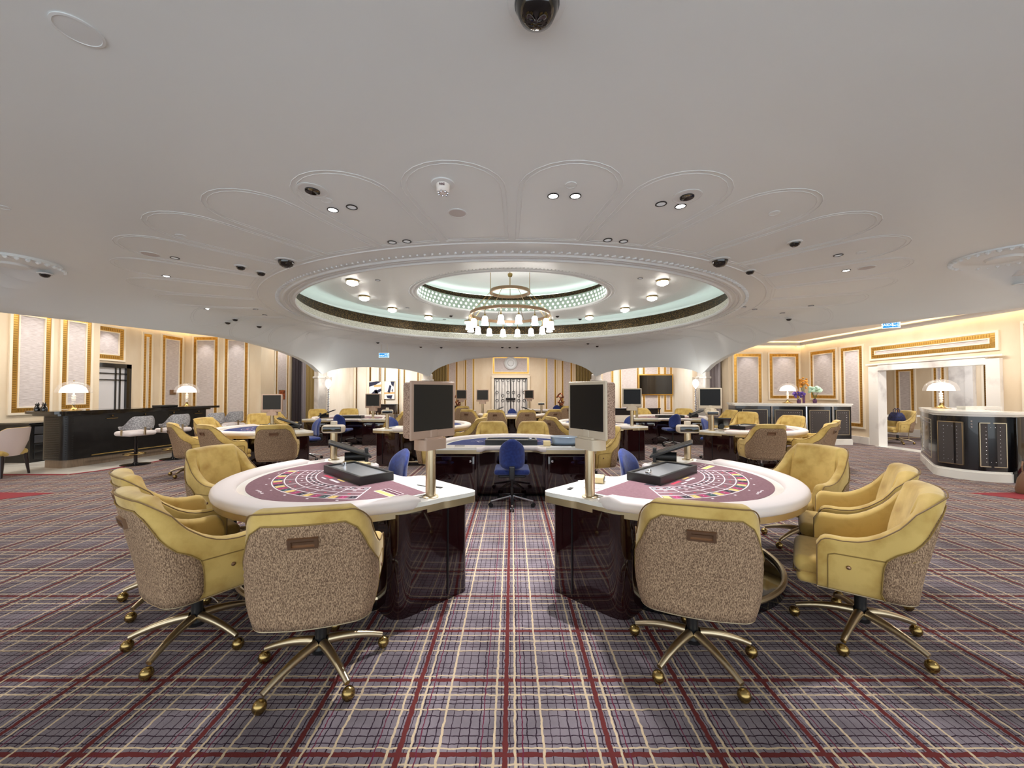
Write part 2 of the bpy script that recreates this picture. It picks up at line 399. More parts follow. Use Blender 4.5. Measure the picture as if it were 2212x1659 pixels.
for th in ths:
    R, Z = bound(th); re = 1 / sqrt((cos(th) / EA) ** 2 + (sin(th) / EB) ** 2); row = []
    for k in range(31):
        r = re + (R - re) * k / 30; x, y = CX + r * cos(th), CY + r * sin(th)
        row.append((x, y, vz(x, y) if k < 30 else Z))
    row.append((CX + (R + .28) * cos(th), CY + (R + .28) * sin(th), Z + .02))
    row.append((CX + (R + .30) * cos(th), CY + (R + .30) * sin(th), max(Z + .3, 3.75)))
    rows.append(row)
mb.grid(rows, cu=True); mb.recalc = False
vault = st(mb.build('ceiling', 'plaster', smooth=50))
def ell(a, b, z, n=160, cx=CX, cy=CY): return [(cx + a * cos(2 * pi * k / n), cy + b * sin(2 * pi * k / n), z) for k in range(n)]
def ellring(prof, a, b, n=180):
    rows = [[(CX + (a + d) * cos(2 * pi * k / n), CY + (b + d) * sin(2 * pi * k / n), z) for d, z in prof] for k in range(n)]
    return MB().grid(rows, cu=True)
A2, B2, Z2 = 2.4, 2.04, 3.95
for nm, prof, m, a, b in [(None, [(0, 3.4), (0, 3.42), (.03, 3.6)], 'lattice_white', EA, EB), (None, [(.03, 3.6), (.3, 3.6)], 'plaster_trim', EA, EB),
                          (None, [(.16, 3.602), (.18, 3.625), (.22, 3.602)], 'cove_light', EA, EB),
                          (None, [(.27, 3.6), (.27, 3.93), (.31, 3.95), (.75, 3.95)], 'lattice_dark', EA, EB),
                          (None, [(.45, 3.955), (.5, 3.98), (.55, 3.955)], 'cove_soft', EA, EB),
                          (None, [(.75, 3.95), (.74, 4.12), (.62, 4.21), (.4, 4.24), (.1, 4.18), (-.3, 4.04), (-.9, 3.97)], 'plaster', EA, EB),
                          (None, [(0, Z2), (0, Z2 + .03), (.05, 4.33)], 'drum_green', A2, B2), (None, [(.05, 4.33), (.2, 4.33)], 'plaster_trim', A2, B2),
                          (None, [(.2, 4.33), (.2, 4.49), (.5, 4.5)], 'lattice_dark', A2, B2), (None, [(.28, 4.505), (.33, 4.53), (.38, 4.505)], 'cove_soft', A2, B2),
                          (None, [(.5, 4.5), (.48, 4.62), (.3, 4.7), (0, 4.7), (-.6, 4.66)], 'plaster', A2, B2)]:
    st(ellring(prof, a, b).build(trim(), m))
# upper ceiling disc (elliptical annulus) and the innermost ceiling
n = 160; rows = []
for k in range(n):
    c_, s_ = cos(2 * pi * k / n), sin(2 * pi * k / n)
    rows.append([(CX + lerp(A2, EA - .9, t) * c_, CY + lerp(B2, EB - .9, t) * s_, lerp(Z2, 3.97, t)) for t in (0, .5, 1)])
st(MB().grid(rows, cu=True).build('ceiling', 'plaster'))
mb = MB(); mb.add([(x, y, 4.66) for x, y, z in ell(A2 - .6, B2 - .6, 0)], [tuple(range(160))]); st(mb.build('ceiling', 'plaster'))
# glowing beads on the inner drum
mb = MB()
for j, (d, z) in enumerate([(-.0, 4.03), (.015, 4.14), (.03, 4.25)]):
    for k in range(88):
        a = 2 * pi * (k + .5 * (j % 2)) / 88; x, y = CX + (A2 + d) * cos(a), CY + (B2 + d) * sin(a)
        M = Matrix.Translation((x, y, z)) @ Matrix.Rotation(a, 4, 'Z') @ Matrix.Rotation(-pi / 2, 4, 'Y')
        mb.lathe([(.036, 0), (.03, .014), (.012, .022), (0.0001, .024)], 8, M, cap=False)
o = mb.build(trim(), 'bead_glow'); st(o)
# mouldings round the big opening: rope bead and thin lines
def eline(da, r, m, z=HC, a=EA, b=EB, seg=6): st(MB().tube(ell(a + da, b + da, z), r, seg, closed=True).build(trim(), m))
eline(.0, .035, 'plaster_trim'); eline(.1, .022, 'plaster_trim'); eline(.19, .03, 'plaster_trim'); eline(.62, .014, 'plaster_trim')
eline(0, .028, 'plaster_trim', Z2, A2, B2); eline(.1, .02, 'plaster_trim', Z2, A2, B2)
mb = MB()
for k in range(300):
    a = 2 * pi * k / 300; x, y = CX + (EA + .30) * cos(a), CY + (EB + .30) * sin(a)
    M = Matrix.Translation((x, y, HC)) @ Matrix.Rotation(a + .5, 4, 'Z')
    mb.rbox(-.036, .036, -.017, .017, -.024, .01, .016, M, n=2)
st(mb.build(trim(), 'plaster_trim'))
mb = MB()
for k in range(200):
    a = 2 * pi * k / 200; x, y = CX + (A2 + .17) * cos(a), CY + (B2 + .17) * sin(a)
    mb.rbox(-.02, .02, -.014, .014, -.014, .01, .012, Matrix.Translation((x, y, Z2)) @ Matrix.Rotation(a + .5, 4, 'Z'), n=1)
st(mb.build(trim(), 'plaster_trim'))
# petal outlines fanning out from the opening: a double raised line each
mbp = MB()
for k in range(36):
    a0 = radians(k * 10 + .5); a1 = radians(k * 10 + 9.5); am = (a0 + a1) / 2
    for off, rr in ((0, .0042), (.045, .0034)):
        pts = []
        ea, eb = 7.55 - off, 6.68 - off; ia, ib = EA + .72 + off, EB + .72 + off
        rO = lambda a: 1 / sqrt((cos(a) / ea) ** 2 + (sin(a) / eb) ** 2)
        rI = lambda a: 1 / sqrt((cos(a) / ia) ** 2 + (sin(a) / ib) ** 2)
        da = (a1 - a0) / 2 - off / 6.0
        hw = da * (rO(am) - .45)
        for t in range(9): pts.append((rI(am - da) + (rO(am - da) - hw - rI(am - da)) * t / 8, am - da))
        for t in range(1, 12):
            q = pi * t / 12; pts.append((rO(am) - hw + hw * sin(q), am - da * cos(q)))
        for t in range(9): pts.append((rO(am + da) - hw + (rI(am + da) - rO(am + da) + hw) * t / 8, am + da))
        P = []
        for r, a in pts:
            x, y = CX + r * cos(a), CY + r * sin(a); P.append((x, y, vz(x, y) - .001))
        mbp.tube(P, rr, 5, closed=True)
st(mbp.build(trim(), 'plaster_trim'))
# plaster rosettes on the vault flanks
for (px, py, R) in [(28, 567, .52), (2168, 552, .52)]:
    p = on_vault(px, py); mb = MB()
    mb.lathe([(R, .02), (R, -.02), (R - .05, -.035), (R - .1, -.015), (R - .18, -.02), (R - .24, -.045), (R * .35, -.03), (R * .3, -.06), (.04, -.07), (.0001, -.07)], 40)
    for k in range(32): a = 2 * pi * k / 32; mb.rbox(-.03, .03, -.025, .025, -.05, 0, .02, Matrix.Translation(((R - .02) * cos(a), (R - .02) * sin(a), -.01)) @ Matrix.Rotation(a + .6, 4, 'Z'), n=1)
    st(mb.build(trim(), 'plaster', loc=tuple(p)))
# columns carrying the vault
for (x, y, rz) in [(*A_, .9), (*B_, 1.2), (*C_, -1.2), (*D_, -.9)]:
    dx, dy = (x - CX), (y - CY); l = sqrt(dx * dx + dy * dy); x2, y2 = x + dx / l * .16, y + dy / l * .16
    mb = MB(); mb.rbox(-.17, .17, -.17, .17, .25, 2.3, .05); mb.rbox(-.22, .22, -.22, .22, 0, .25, .03)
    mb.rbox(-.2, .2, -.2, .2, 1.98, 2.06, .02)
    st(mb.build('wall_column', 'marble_wall', loc=(x2, y2, 0), rz=rz))
# ------------------------------------------------------------------ walls
def wall(name, a, b, z1, m='wall_cream', z0=0, th=.1):
    d = (Vector(b) - Vector(a)).normalized(); n = Vector((d.y, -d.x)) * th   # thickness to the right of a->b
    return st(MB().prism([a, b, (b[0] + n.x, b[1] + n.y), (a[0] + n.x, a[1] + n.y)][::-1], z0, z1).build(name, m))
def panel(a, b, z0, z1, band=.1, dark=False, inner='fabric_inset'):
    """moulded wall panel from a to b (room on the left of a->b)"""
    A = Vector((*a, 0)); B = Vector((*b, 0)); w = (B - A).length; ang = atan2(B.y - A.y, B.x - A.x)
    e = empty(trim(), (A.x, A.y, 0), ang); st(e)
    def frame(o, t, y0, y1, m, nm):
        mb = MB(); x0, x1, q0, q1 = -o, w + o, z0 - o, z1 + o
        mb.box(x0, x1, y0, y1, q0, q0 + t); mb.box(x0, x1, y0, y1, q1 - t, q1); mb.box(x0, x0 + t, y0, y1, q0 + t, q1 - t); mb.box(x1 - t, x1, y0, y1, q0 + t, q1 - t)
        return mb.build(nm, m, e)
    frame(.05, .05, 0, .035, 'cream_trim', 'moulding')
    frame(0, band, 0, .02, 'gold' if not dark else 'gold_dark', 'gold_frame')
    # scale pattern running along the band
    mb = MB(); st_ = .05
    for xx in (band / 2, w - band / 2):
        z = z0 + band * .6
        while z < z1 - band * .6:
            mb.box(xx - band * .3, xx + band * .3, .02, .024, z, z + st_ * .45); z += st_
    if w > .5:
        for zz in (z0 + band / 2, z1 - band / 2):
            x = band
            while x < w - band: mb.box(x, x + st_ * .45, .02, .024, zz - band * .3, zz + band * .3); x += st_
    mb.build('scale_pattern', 'gold_scale', e)
    frame(-band, .025, 0, .035, 'cream_trim', 'inner_moulding')
    MB().box(band, w - band, -.002, .012, z0 + band, z1 - band).build('inset', inner, e)
    return e
# left wing
wall('wall_left', (-10.8, 10.04), (-10.8, -3), 3.75)
wall('wall_left', (-11.4, 13.4), (-11.4, 10.04), 3.75)
wall('wall_left', (-11.5, 10.04), (-10.8, 10.04), 3.75, th=-.02)
wall('wall_back', (-8.75, 13.4), (-11.4, 13.4), 3.75)
wall('wall_back', (-8.75, 16.2), (-8.75, 13.5), 3.75, th=.1)
wall('wall_back', (-8.05, 16.2), (-10.2, 16.2), 3.75)
st(MB().box(-11.6, -8.3, -3, 13.5, 3.7, 3.8).build('ceiling', 'plaster_far'))
st(MB().box(-10.6, -6.3, 13.5, 16.4, 3.7, 3.8).build('ceiling', 'plaster_far'))
P_ = panel
P_((-10.8, 8.97), (-10.8, 8.28), 1.04, 3.3); P_((-10.8, 9.83), (-10.8, 9.2), 1.08, 3.33); P_((-10.8, 7.9), (-10.8, 7.1), 1.04, 3.3); P_((-10.8, 6.7), (-10.8, 5.9), 1.04, 3.3)
P_((-11.4, 11.25), (-11.4, 10.1), 2.42, 3.32, .12)
P_((-11.4, 12.12), (-11.4, 11.86), .4, 3.3, .09)
P_((-11.4, 13.25), (-11.4, 12.5), .4, 3.35); P_((-10.25, 13.4), (-11.09, 13.4), .4, 3.4); P_((-9.2, 13.4), (-10.0, 13.4), .4, 3.4)
P_((-8.75, 15.0), (-8.75, 14.2), .4, 3.4, .09)
def cove(pts, z, depth=.16, flip=1, m='cove_warm'):
    """light cove: a ledge along the wall top with an LED strip hidden on it"""
    mb = MB(); ms = MB()
    for a, b in zip(pts, pts[1:]):
        a = Vector(a); b = Vector(b); d = (b - a).normalized(); n = Vector((-d.y, d.x)) * flip
        q = lambda p, k: (p.x + n.x * k, p.y + n.y * k)
        ms.prism([q(a, depth * .5), q(b, depth * .5), q(b, depth * .5 + .03), q(a, depth * .5 + .03)], z + .01, z + .03)
        mb.prism([q(a, depth), q(b, depth), q(b, depth + .05), q(a, depth + .05)], z - .03, z + .07)
    st(mb.build(trim(), 'plaster_far')); st(ms.build(trim(), m))
cove([(-9.0, 13.4), (-11.4, 13.4), (-11.4, 10.1)], 3.6); cove([(-10.8, 9.95), (-10.8, 3)], 3.6)
# door of the left wing
d = empty('door_1', (-11.4, 10.3, 0), -pi / 2); st(d)     # local +x runs towards -y
M_ = lambda y0, y1, z0, z1, x0, x1, mb: mb.box(-y1 + 10.3, -y0 + 10.3, x0, x1, z0, z1)
mb = MB(); M_(11.28, 11.42, 0, 2.3, 0, .1, mb); M_(9.9, 11.42, 2.18, 2.3, 0, .1, mb); M_(9.8, 9.95, 0, 2.3, 0, .1, mb); mb.build('door_frame', 'black_gloss', d)
mb = MB(); M_(9.95, 11.28, 0, 2.18, .0, .03, mb); mb.build('door_glass', 'door_glass', d)
mb = MB()
for y in (11.0, 11.12, 10.2): M_(y, y + .03, 0, 2.18, .03, .06, mb)
for z in (1.82, 2.0): M_(9.95, 11.28, z, z + .03, .03, .06, mb)
mb.build('glazing_bars', 'black_gloss', d)
# right wing
wall('wall_right', (10.17, 10.9), (10.17, 13.5), 3.3, th=.16); wall('wall_right', (10.17, -3), (10.17, 7.96), 3.3, th=.16)
wall('wall_right', (10.17, 7.96), (10.17, 10.9), 3.3, z0=2.2, th=.16)
wall('wall_back', (10.17, 13.5), (7.6, 13.5), 3.3); wall('wall_back', (7.6, 13.6), (7.6, 16.2), 3.75, th=.1); wall('wall_alcove', (8.1, 16.2), (7.7, 16.2), 3.75)
st(MB().box(7.6, 10.6, -3, 13.6, 3.25, 3.4).build('ceiling', 'plaster_far'))
st(MB().box(6.2, 7.8, 13.4, 16.4, 3.7, 3.8).build('ceiling', 'plaster_far'))
P_((8.74, 13.5), (7.78, 13.5), .45, 2.83); P_((10.05, 13.5), (9.03, 13.5), 1.26, 2.83)
P_((10.17, 12.05), (10.17, 13.06), 1.28, 2.84); P_((10.17, 11.13), (10.17, 11.85), .47, 2.83)
P_((10.17, 8.05), (10.17, 10.85), 2.42, 2.74, .1); P_((10.17, 6.9), (10.17, 7.6), .4, 2.85)
P_((10.17, 5.6), (10.17, 6.5), .4, 2.85)
cove([(10.17, 2), (10.17, 13.5), (7.6, 13.5)], 3.13)
# moulded marble lining of the opening, threshold, wall base
mb = MB(); mb.box(10.1, 10.34, 10.62, 10.9, 0, 2.2); mb.box(10.1, 10.34, 7.96, 8.2, 0, 2.2); mb.box(10.1, 10.34, 8.2, 10.62, 2.08, 2.24)
mb.box(10.08, 10.12, 7.9, 10.96, 2.24, 2.28); st(mb.build(trim(), 'marble_wall'))
mb = MB(); mb.box(10.08, 10.17, -3, 7.95, 0, .2); mb.box(10.08, 10.17, 10.9, 13.5, 0, .2); mb.box(7.6, 10.1, 13.4, 13.5, 0, .2); st(mb.build('baseboard_right', 'marble_wall'))
mb = MB(); mb.box(10.0, 10.4, 8.2, 10.62, 0, .012); st(mb.build(trim(), 'marble'))
# room beyond the right opening
wall('wall_beyond', (13.4, 5), (13.4, 14.2), 2.9, 'wall_cream'); wall('wall_beyond', (13.4, 14.2), (10.5, 14.2), 2.9, 'wall_cream')
st(MB().box(10.33, 13.5, 5, 14.3, 2.85, 2.95).build('ceiling', 'plaster_far'))
st(MB().box(10.34, 13.4, 5, 14.2, -.003, .006).build('floor', 'carpet'))
P_((13.4, 12.8), (13.4, 13.4), .5, 2.3, .1); P_((13.4, 11.9), (13.4, 12.2), .5, 2.35, .08); P_((13.4, 9.9), (13.4, 10.9), .5, 2.35, .09, dark=True)
P_((12.6, 14.2), (12.0, 14.2), .5, 2.3)
mb = MB(); mb.box(13.3, 13.4, 11.1, 11.3, 0, 2.45); mb.box(13.3, 13.4, 11.3, 11.75, 2.3, 2.45); mb.box(13.34, 13.38, 11.3, 11.75, 0, 2.3); st(mb.build(trim(), 'marble_wall'))
mb = MB(); mb.box(13.3, 13.4, 5, 14.2, 0, .25); st(mb.build('baseboard_beyond', 'marble_wall'))
# alcoves behind the small arches and the long back room behind the wide arch
for s_ in (-1, 1):
    xa, xb = s_ * 3.95, s_ * 8.4
    a, b = ((xa, 19), (xb, 19)) if s_ < 0 else ((xb, 19), (xa, 19))
    wall('wall_back', a, b, 3.5, 'wall_white')
    wall('wall_alcove', *(((-8.0, 19), (-8.0, 16.2)) if s_ < 0 else ((8.0, 16.2), (8.0, 19))), 3.5, 'wall_white')
    wall('wall_alcove', (s_ * 4.2, 18.2), (s_ * 4.2, 24), 4.1, 'wall_cream') if s_ > 0 else wall('wall_alcove', (s_ * 4.2, 24), (s_ * 4.2, 18.2), 4.1, 'wall_cream')
    st(MB().box(min(xa, xb), max(xa, xb), 14.8, 19.1, 3.45, 3.55).build('ceiling', 'plaster_far'))
def rail_pilaster(x, y, w, z0, z1, m): st(MB().rbox(x - w / 2, x + w / 2, y - .06, y, z0, z1, .01).build(trim(), m))
for x in (-7.75, -7.1, -6.62): rail_pilaster(x, 19, .1, 0, 3.3, 'cream_trim'); rail_pilaster(x + .09, 19, .03, 0, 3.3, 'gold_dark')
P_((-6.45, 19), (-7.0, 19), .4, 3.2, .05, dark=True, inner='wall_white'); P_((-5.55, 19), (-6.3, 19), .4, 3.2, .07, dark=True, inner='wall_white'); P_((-4.6, 19), (-5.35, 19), .4, 3.2, .07, dark=True, inner='wall_white')
P_((5.0, 19), (4.3, 19), .5, 3.2, .1); P_((6.25, 19), (5.3, 19), .5, 3.2, .08); P_((7.3, 19), (6.45, 19), .5, 3.2, .1); P_((7.9, 19), (7.5, 19), .5, 3.2, .1)
wall('wall_back', (4.3, 24), (-4.3, 24), 4.1)
st(MB().box(-4.4, 4.4, 17.5, 24.2, 4.0, 4.1).build('ceiling', 'plaster_far'))
P_((-3.4, 24), (-4.05, 24), .3, 3.7, .1); P_((-2.35, 24), (-2.95, 24), .3, 3.7, .1); P_((2.75, 24), (2.1, 24), .3, 3.7, .1); P_((3.75, 24), (3.1, 24), .3, 3.7, .1)
P_((1.05, 24), (-1.2, 24), 2.62, 3.7, .1)
mb = MB(); mb.lathe([(.4, 0), (.4, .05), (.33, .09), (.3, .05), (.2, .05), (.17, .12), (.0001, .13)], 32, Matrix.Translation((0, 0, 0)) @ Matrix.Rotation(pi / 2, 4, 'X')); st(mb.build(trim(), 'plaster_trim', loc=(-.08, 23.95, 3.28)))
d = empty('door_2', (-.08, 23.97, 0)); st(d)
mb = MB(); mb.rbox(-1.2, -1.03, -.1, .03, 0, 2.46, .02); mb.rbox(1.03, 1.2, -.1, .03, 0, 2.46, .02); mb.rbox(-1.2, 1.2, -.12, .03, 2.34, 2.5, .02); mb.build('door_frame', 'cream_trim', d)
MB().box(-1.03, 1.03, -.02, .0, 0, 2.34).build('door_panel', 'marble_wall', d)
mb = MB(); mb.box(-1.03, -.99, -.07, -.03, 0, 2.34); mb.box(.99, 1.03, -.07, -.03, 0, 2.34); mb.box(-.035, .035, -.08, -.03, 0, 2.34); mb.box(-1.03, 1.03, -.07, -.03, 2.28, 2.34)
for i in range(11):
    x = -.9 + .18 * i
    if abs(x) > .05: mb.box(x - .012, x + .012, -.06, -.035, .0, 2.3)
for sx in (-1, 1):
    for i, x in enumerate((.17, .5, .85)):
        for z in (2.2, 1.45 if i != 1 else 1.25, .95):
            mb.tube([(sx * x + .085 * cos(2 * pi * k / 16), -.05, z + .085 * sin(2 * pi * k / 16)) for k in range(16)], .013, 5, closed=True)
mb.build('door_grille', 'iron', d)
for sx in (-1, 1): MB().rbox(-.14, .14, -.05, .05, -.06, .06, .04).build('door_handle', 'iron', d, loc=(sx * .16, -.12, 1.06))
# ------------------------------------------------------------------ gaming tables
ZT = .74
def outline(r=1.125, hw=1.17, d=.31, inset=0.0, n=40):
    """table outline: half round towards the players (-y), straight towards the dealer (+y), with the dealer's bay cut in"""
    r -= inset; hw -= inset; d -= inset
    pts = arc(0, 0, r, pi, 2 * pi, n)
    pts += rounded([(r, .02), (lerp(r, hw, .3), .06), (hw, d), (.40 + inset, d), (.36 + inset, d - .16), (-.36 - inset, d - .16), (-.40 - inset, d), (-hw, d), (-lerp(r, hw, .3), .06), (-r, .02)], [0, .02, .07, .05, .1, .1, .05, .07, .02, 0], 4)
    return pts
def mirrored(p): return [(-x, y) for x, y in p][::-1]
def make_table(felt, kind):
    t = empty('gaming_table')
    # body: two cabinets on the dealer side, a barrel under the round, a dark back wall between
    for s_ in (-1, 1):
        pts = rounded([(.46, -.36), (1.11, -.36), (1.13, .24), (.46, .24)], [.02, .12, .05, .02], 6)
        if s_ < 0: pts = mirrored(pts)
        b = MB().prism(pts, .0, ZT - .055).build('cabinet', 'lacquer', t)
        mb = MB(); x0, x1 = sorted((s_ * .50, s_ * 1.07)); mb.rbox(x0, x1, .238, .255, .08, ZT - .12, .006); dr = mb.build('cabinet_door', 'lacquer', b)
        MB().lathe([(.016, 0), (.016, .012), (.0001, .014)], 12, Matrix.Translation((s_ * .56, .255, .55)) @ Matrix.Rotation(-pi / 2, 4, 'X')).build('lock', 'chrome', dr)
        mb = MB(); mb.box(s_ * 1.128 - .004, s_ * 1.128 + .004, .05, .058, .04, ZT - .07); mb.build('seam', 'black_plastic', b)
    mb = MB(); mb.prism(arc(0, -.12, .66, pi, 2 * pi, 32) + [(.66, 0), (-.66, 0)], .04, ZT - .055); mb.build('barrel', 'lacquer', t)
    mb = MB(); mb.prism(arc(0, -.06, .93, pi, 2 * pi, 40), 0, .06); mb.build('foot_plinth', 'black_gloss', t)
    mb = MB(); mb.tube([(x, y, .075) for x, y in arc(0, -.06, .92, pi * .99, 2.01 * pi, 40)], .02, 8); mb.build('foot_rail', 'champagne', t)
    # top
    MB().prism(outline(inset=.0), ZT - .08, ZT - .03).build('apron', 'apron', t)
    MB().prism(outline(inset=.0), ZT - .03, ZT).build('marble_top', 'marble', t)
    # padded armrest round the players' side
    rows = []; path = [(1.065 * cos(a), 1.065 * sin(a)) for a in [pi * 1.045 + .91 * pi * k / 48 for k in range(49)]]
    m = len(path)
    for i, (x, y) in enumerate(path):
        a = atan2(y, x); sc = .55 if i in (0, m - 1) else 1
        row = []
        for k in range(16):
            q = 2 * pi * k / 16; c_, s_ = cos(q), sin(q); u = .082 * abs(c_) ** .75 * (1 if c_ > 0 else -1); w = .046 * abs(s_) ** .75 * (1 if s_ > 0 else -1)
            row.append((x + u * sc * cos(a), y + u * sc * sin(a), ZT - .002 + (w * sc)))
        rows.append(row)
    mb = MB(); mb.grid(rows, cv=True); mb.add(rows[0], [tuple(range(16))]); mb.add(rows[-1], [tuple(range(16))]); mb.build('armrest', 'padding', t, smooth=60)
    # inner groove of the drinks ring
    rows = [[(r_ * cos(a), r_ * sin(a) , z) for r_, z in ((1.02, ZT + .02), (1.0, ZT + .012), (.985, ZT + .0015))] for a in [pi + pi * k / 48 for k in range(49)]]
    MB().grid(rows).build('groove_lip', 'padding', t)
    # padded lip of the dealer's bay
    pts = rounded([(.62, .30), (.41, .31), (.36, .15), (-.36, .15), (-.41, .31), (-.62, .30)], [0, .06, .08, .08, .06, 0], 5)
    MB().tube([(x, y, ZT - .02) for x, y in pts[1:-1]][2:-2] if False else [(x, y, ZT - .025) for x, y in pts[1:-1]], .032, 10).build('padded_lip', 'padding', t)
    # felt and its printed layout
    fe = MB().prism(arc(0, 0, .925, pi, 2 * pi, 40) + [(.925, .0), (.44, .02), (-.44, .02), (-.925, .0)], ZT, ZT + .002).build('felt', felt, t)
    mb = MB(); C = .25; ring = [.99, .90, .815, .735, .66]
    mats = ['mark_white', 'mark_yellow', 'mark_magenta', 'mark_black', 'mark_red', 'mark_teal', 'mark_maroon']
    z = ZT + .0026; tot = radians(46)
    P = lambda r, a: (r * sin(a), C - r * cos(a))
    def patch(r0, r1, a0, a1, mi, zz=z, n=3):
        mb.cur = mi
        for k in range(n):
            b0 = lerp(a0, a1, k / n); b1 = lerp(a0, a1, (k + 1) / n)
            mb.add([(*P(r0, b0), zz), (*P(r1, b0), zz), (*P(r1, b1), zz), (*P(r0, b1), zz)], [(0, 1, 2, 3)])
    def grow(r0, r1): return tot
    if kind == 'plum':
        w = .0045
        for j, r in enumerate(ring): patch(r - w, r + w, -tot, tot, 0, z + .0004, 40)
        for i in range(7 + 1):
            a = -tot + 2 * tot * i / 7; mb.cur = 0
            q0 = Vector(P(.66, a)); q1 = Vector(P(.99, a)); nn = Vector((cos(a), sin(a))) * w
            mb.add([(*(q0 - nn), z + .0004), (*(q1 - nn), z + .0004), (*(q1 + nn), z + .0004), (*(q0 + nn), z + .0004)], [(0, 1, 2, 3)])
        seq = [1, 2, 3]
        for i in range(21):
            a0 = -tot + 2 * tot * i / 21; a1 = -tot + 2 * tot * (i + 1) / 21
            patch(.915, .98, a0 + .012, a1 - .012, [1, 2, 3, 1, 2, 5][i % 6])
            patch(.938, .952, a0 + .04, a1 - .04, 0 if [1, 2, 3][i % 3] != 1 else 3, z + .0004)
            patch(.672, .725, a0 + .012, a1 - .012, [3, 4, 3, 2, 3, 3][i % 6]) if i % 2 == 0 else None
            patch(.69, .705, a0 + .02, a1 - .02, 0, z + .0004)
            if i % 3 == 1: patch(.85, .866, a0 + .025, a1 - .025, 4, z + .0004); patch(.765, .78, a0 + .02, a1 - .02, 0, z + .0004)
        for i in range(7): a = -tot + 2 * tot * (i + .5) / 7; patch(1.02, 1.035, a - .01, a + .01, 0)
        # banker / player words as bars, the side panel, the maker's script
        def bar(x0, x1, y0, y1, mi, zz=z): mb.cur = mi; mb.add([(x0, y0, zz), (x1, y0, zz), (x1, y1, zz), (x0, y1, zz)], [(0, 1, 2, 3)])
        bar(-.25, -.08, -.30, -.27, 4); bar(-.04, .13, -.33, -.305, 0); bar(.0, .13, -.28, -.262, 1); bar(-.18, -.08, -.345, -.33, 0)
        bar(.60, .84, -.25, -.13, 0, z - .0002); bar(.605, .835, -.195, -.135, 6, z); bar(.61, .83, -.165, -.16, 0, z + .0004); bar(.605, .835, -.245, -.2, 1, z)
        for k in range(5): bar(-.09 + k * .034, -.07 + k * .034, -.86 + .004 * (k % 2), -.845 + .004 * (k % 3), 0)
        bar(-.36, .36, -.252, -.245, 0)
        bar(-.42, -.24, -.22, -.13, 3, z - .0003)
    else:
        for i in range(9):
            a0 = -tot + 2 * tot * i / 9; patch(.70, .88, a0 + .02, a0 + .026, 0); patch(.70, .705, a0 + .02, a0 + 2 * tot / 9 - .02, 0); patch(.875, .88, a0 + .02, a0 + 2 * tot / 9 - .02, 0)
            patch(.76, .8, a0 + .06, a0 + .1, 4 if i % 2 else 0)
        mb.cur = 0; mb.add([(-.7, -.12, z), (-.5, -.12, z), (-.5, -.06, z), (-.7, -.06, z)], [(0, 1, 2, 3)])
    mb.build('layout', mats, fe, smooth=0)
    return t
def TW(T, x, y, z=ZT):   # local table coords -> world
    c, rz = T; return Vector((c[0] + x * cos(rz) - y * sin(rz), c[1] + x * sin(rz) + y * cos(rz), z))
def rz_of(nx, ny): return atan2(ny, nx) - pi / 2
TAB = {  # name: centre, dealer direction, felt
 'L1': ((-1.32, 3.54), (-.0 + .69, .73), 'plum'), 'R1': ((1.29, 3.54), (-.69, .73), 'plum'), 'CT': ((-.01, 5.52), (0, -1), 'navy'),
 'L2': ((-4.85, 8.0), (.70, .72), 'navy'), 'R2': ((4.75, 8.05), (-.62, .78), 'plum'), 'L3': ((-4.65, 10.95), (.05, -1), 'plum'), 'R3': ((4.6, 11.15), (-.05, -1), 'plum'),
 'ML': ((-2.08, 8.78), (-.9, .43), 'navy'), 'MR': ((2.23, 9.38), (.9, .43), 'navy'), 'C2': ((0, 13.0), (0, 1), 'navy'), 'FL': ((-2.6, 16.0), (.5, .85), 'plum'), 'FR': ((1.75, 16.6), (.3, .95), 'plum')}
TLAB = {'L1': 'nearest gaming table on the left, plum felt with arced betting layout', 'R1': 'nearest gaming table on the right, plum felt with arced betting layout',
 'CT': 'central navy-felt gaming table whose dealer side faces the viewer, big blue chair tucked in', 'L2': 'navy-felt gaming table in front of the black bar on the left',
 'R2': 'plum-felt gaming table on the right, ringed by gold chairs before the reception counter', 'L3': 'gaming table at the back left with blue dealer chair facing away before the paintings',
 'R3': 'gaming table at the back right below the wall television', 'ML': 'gaming table in the middle distance just left of the central table', 'MR': 'gaming table in the middle distance just right of the central table',
 'C2': 'navy gaming table behind the central one, four tweed-backed chairs along its near rim', 'FL': 'farthest gaming table on the left of the grille door', 'FR': 'farthest gaming table on the right of the grille door'}
protos = {}; T = {}
for k, (c, n_, f) in TAB.items():
    if f not in protos: t = protos[f] = make_table('felt_' + f, f)
    else: t = copy_tree(protos[f])
    rz = rz_of(*n_); t.location = (*c, 0); t.rotation_euler = (0, 0, rz); T[k] = (c, rz)
    tag(t, TLAB[k], 'gaming table', 'gaming tables')
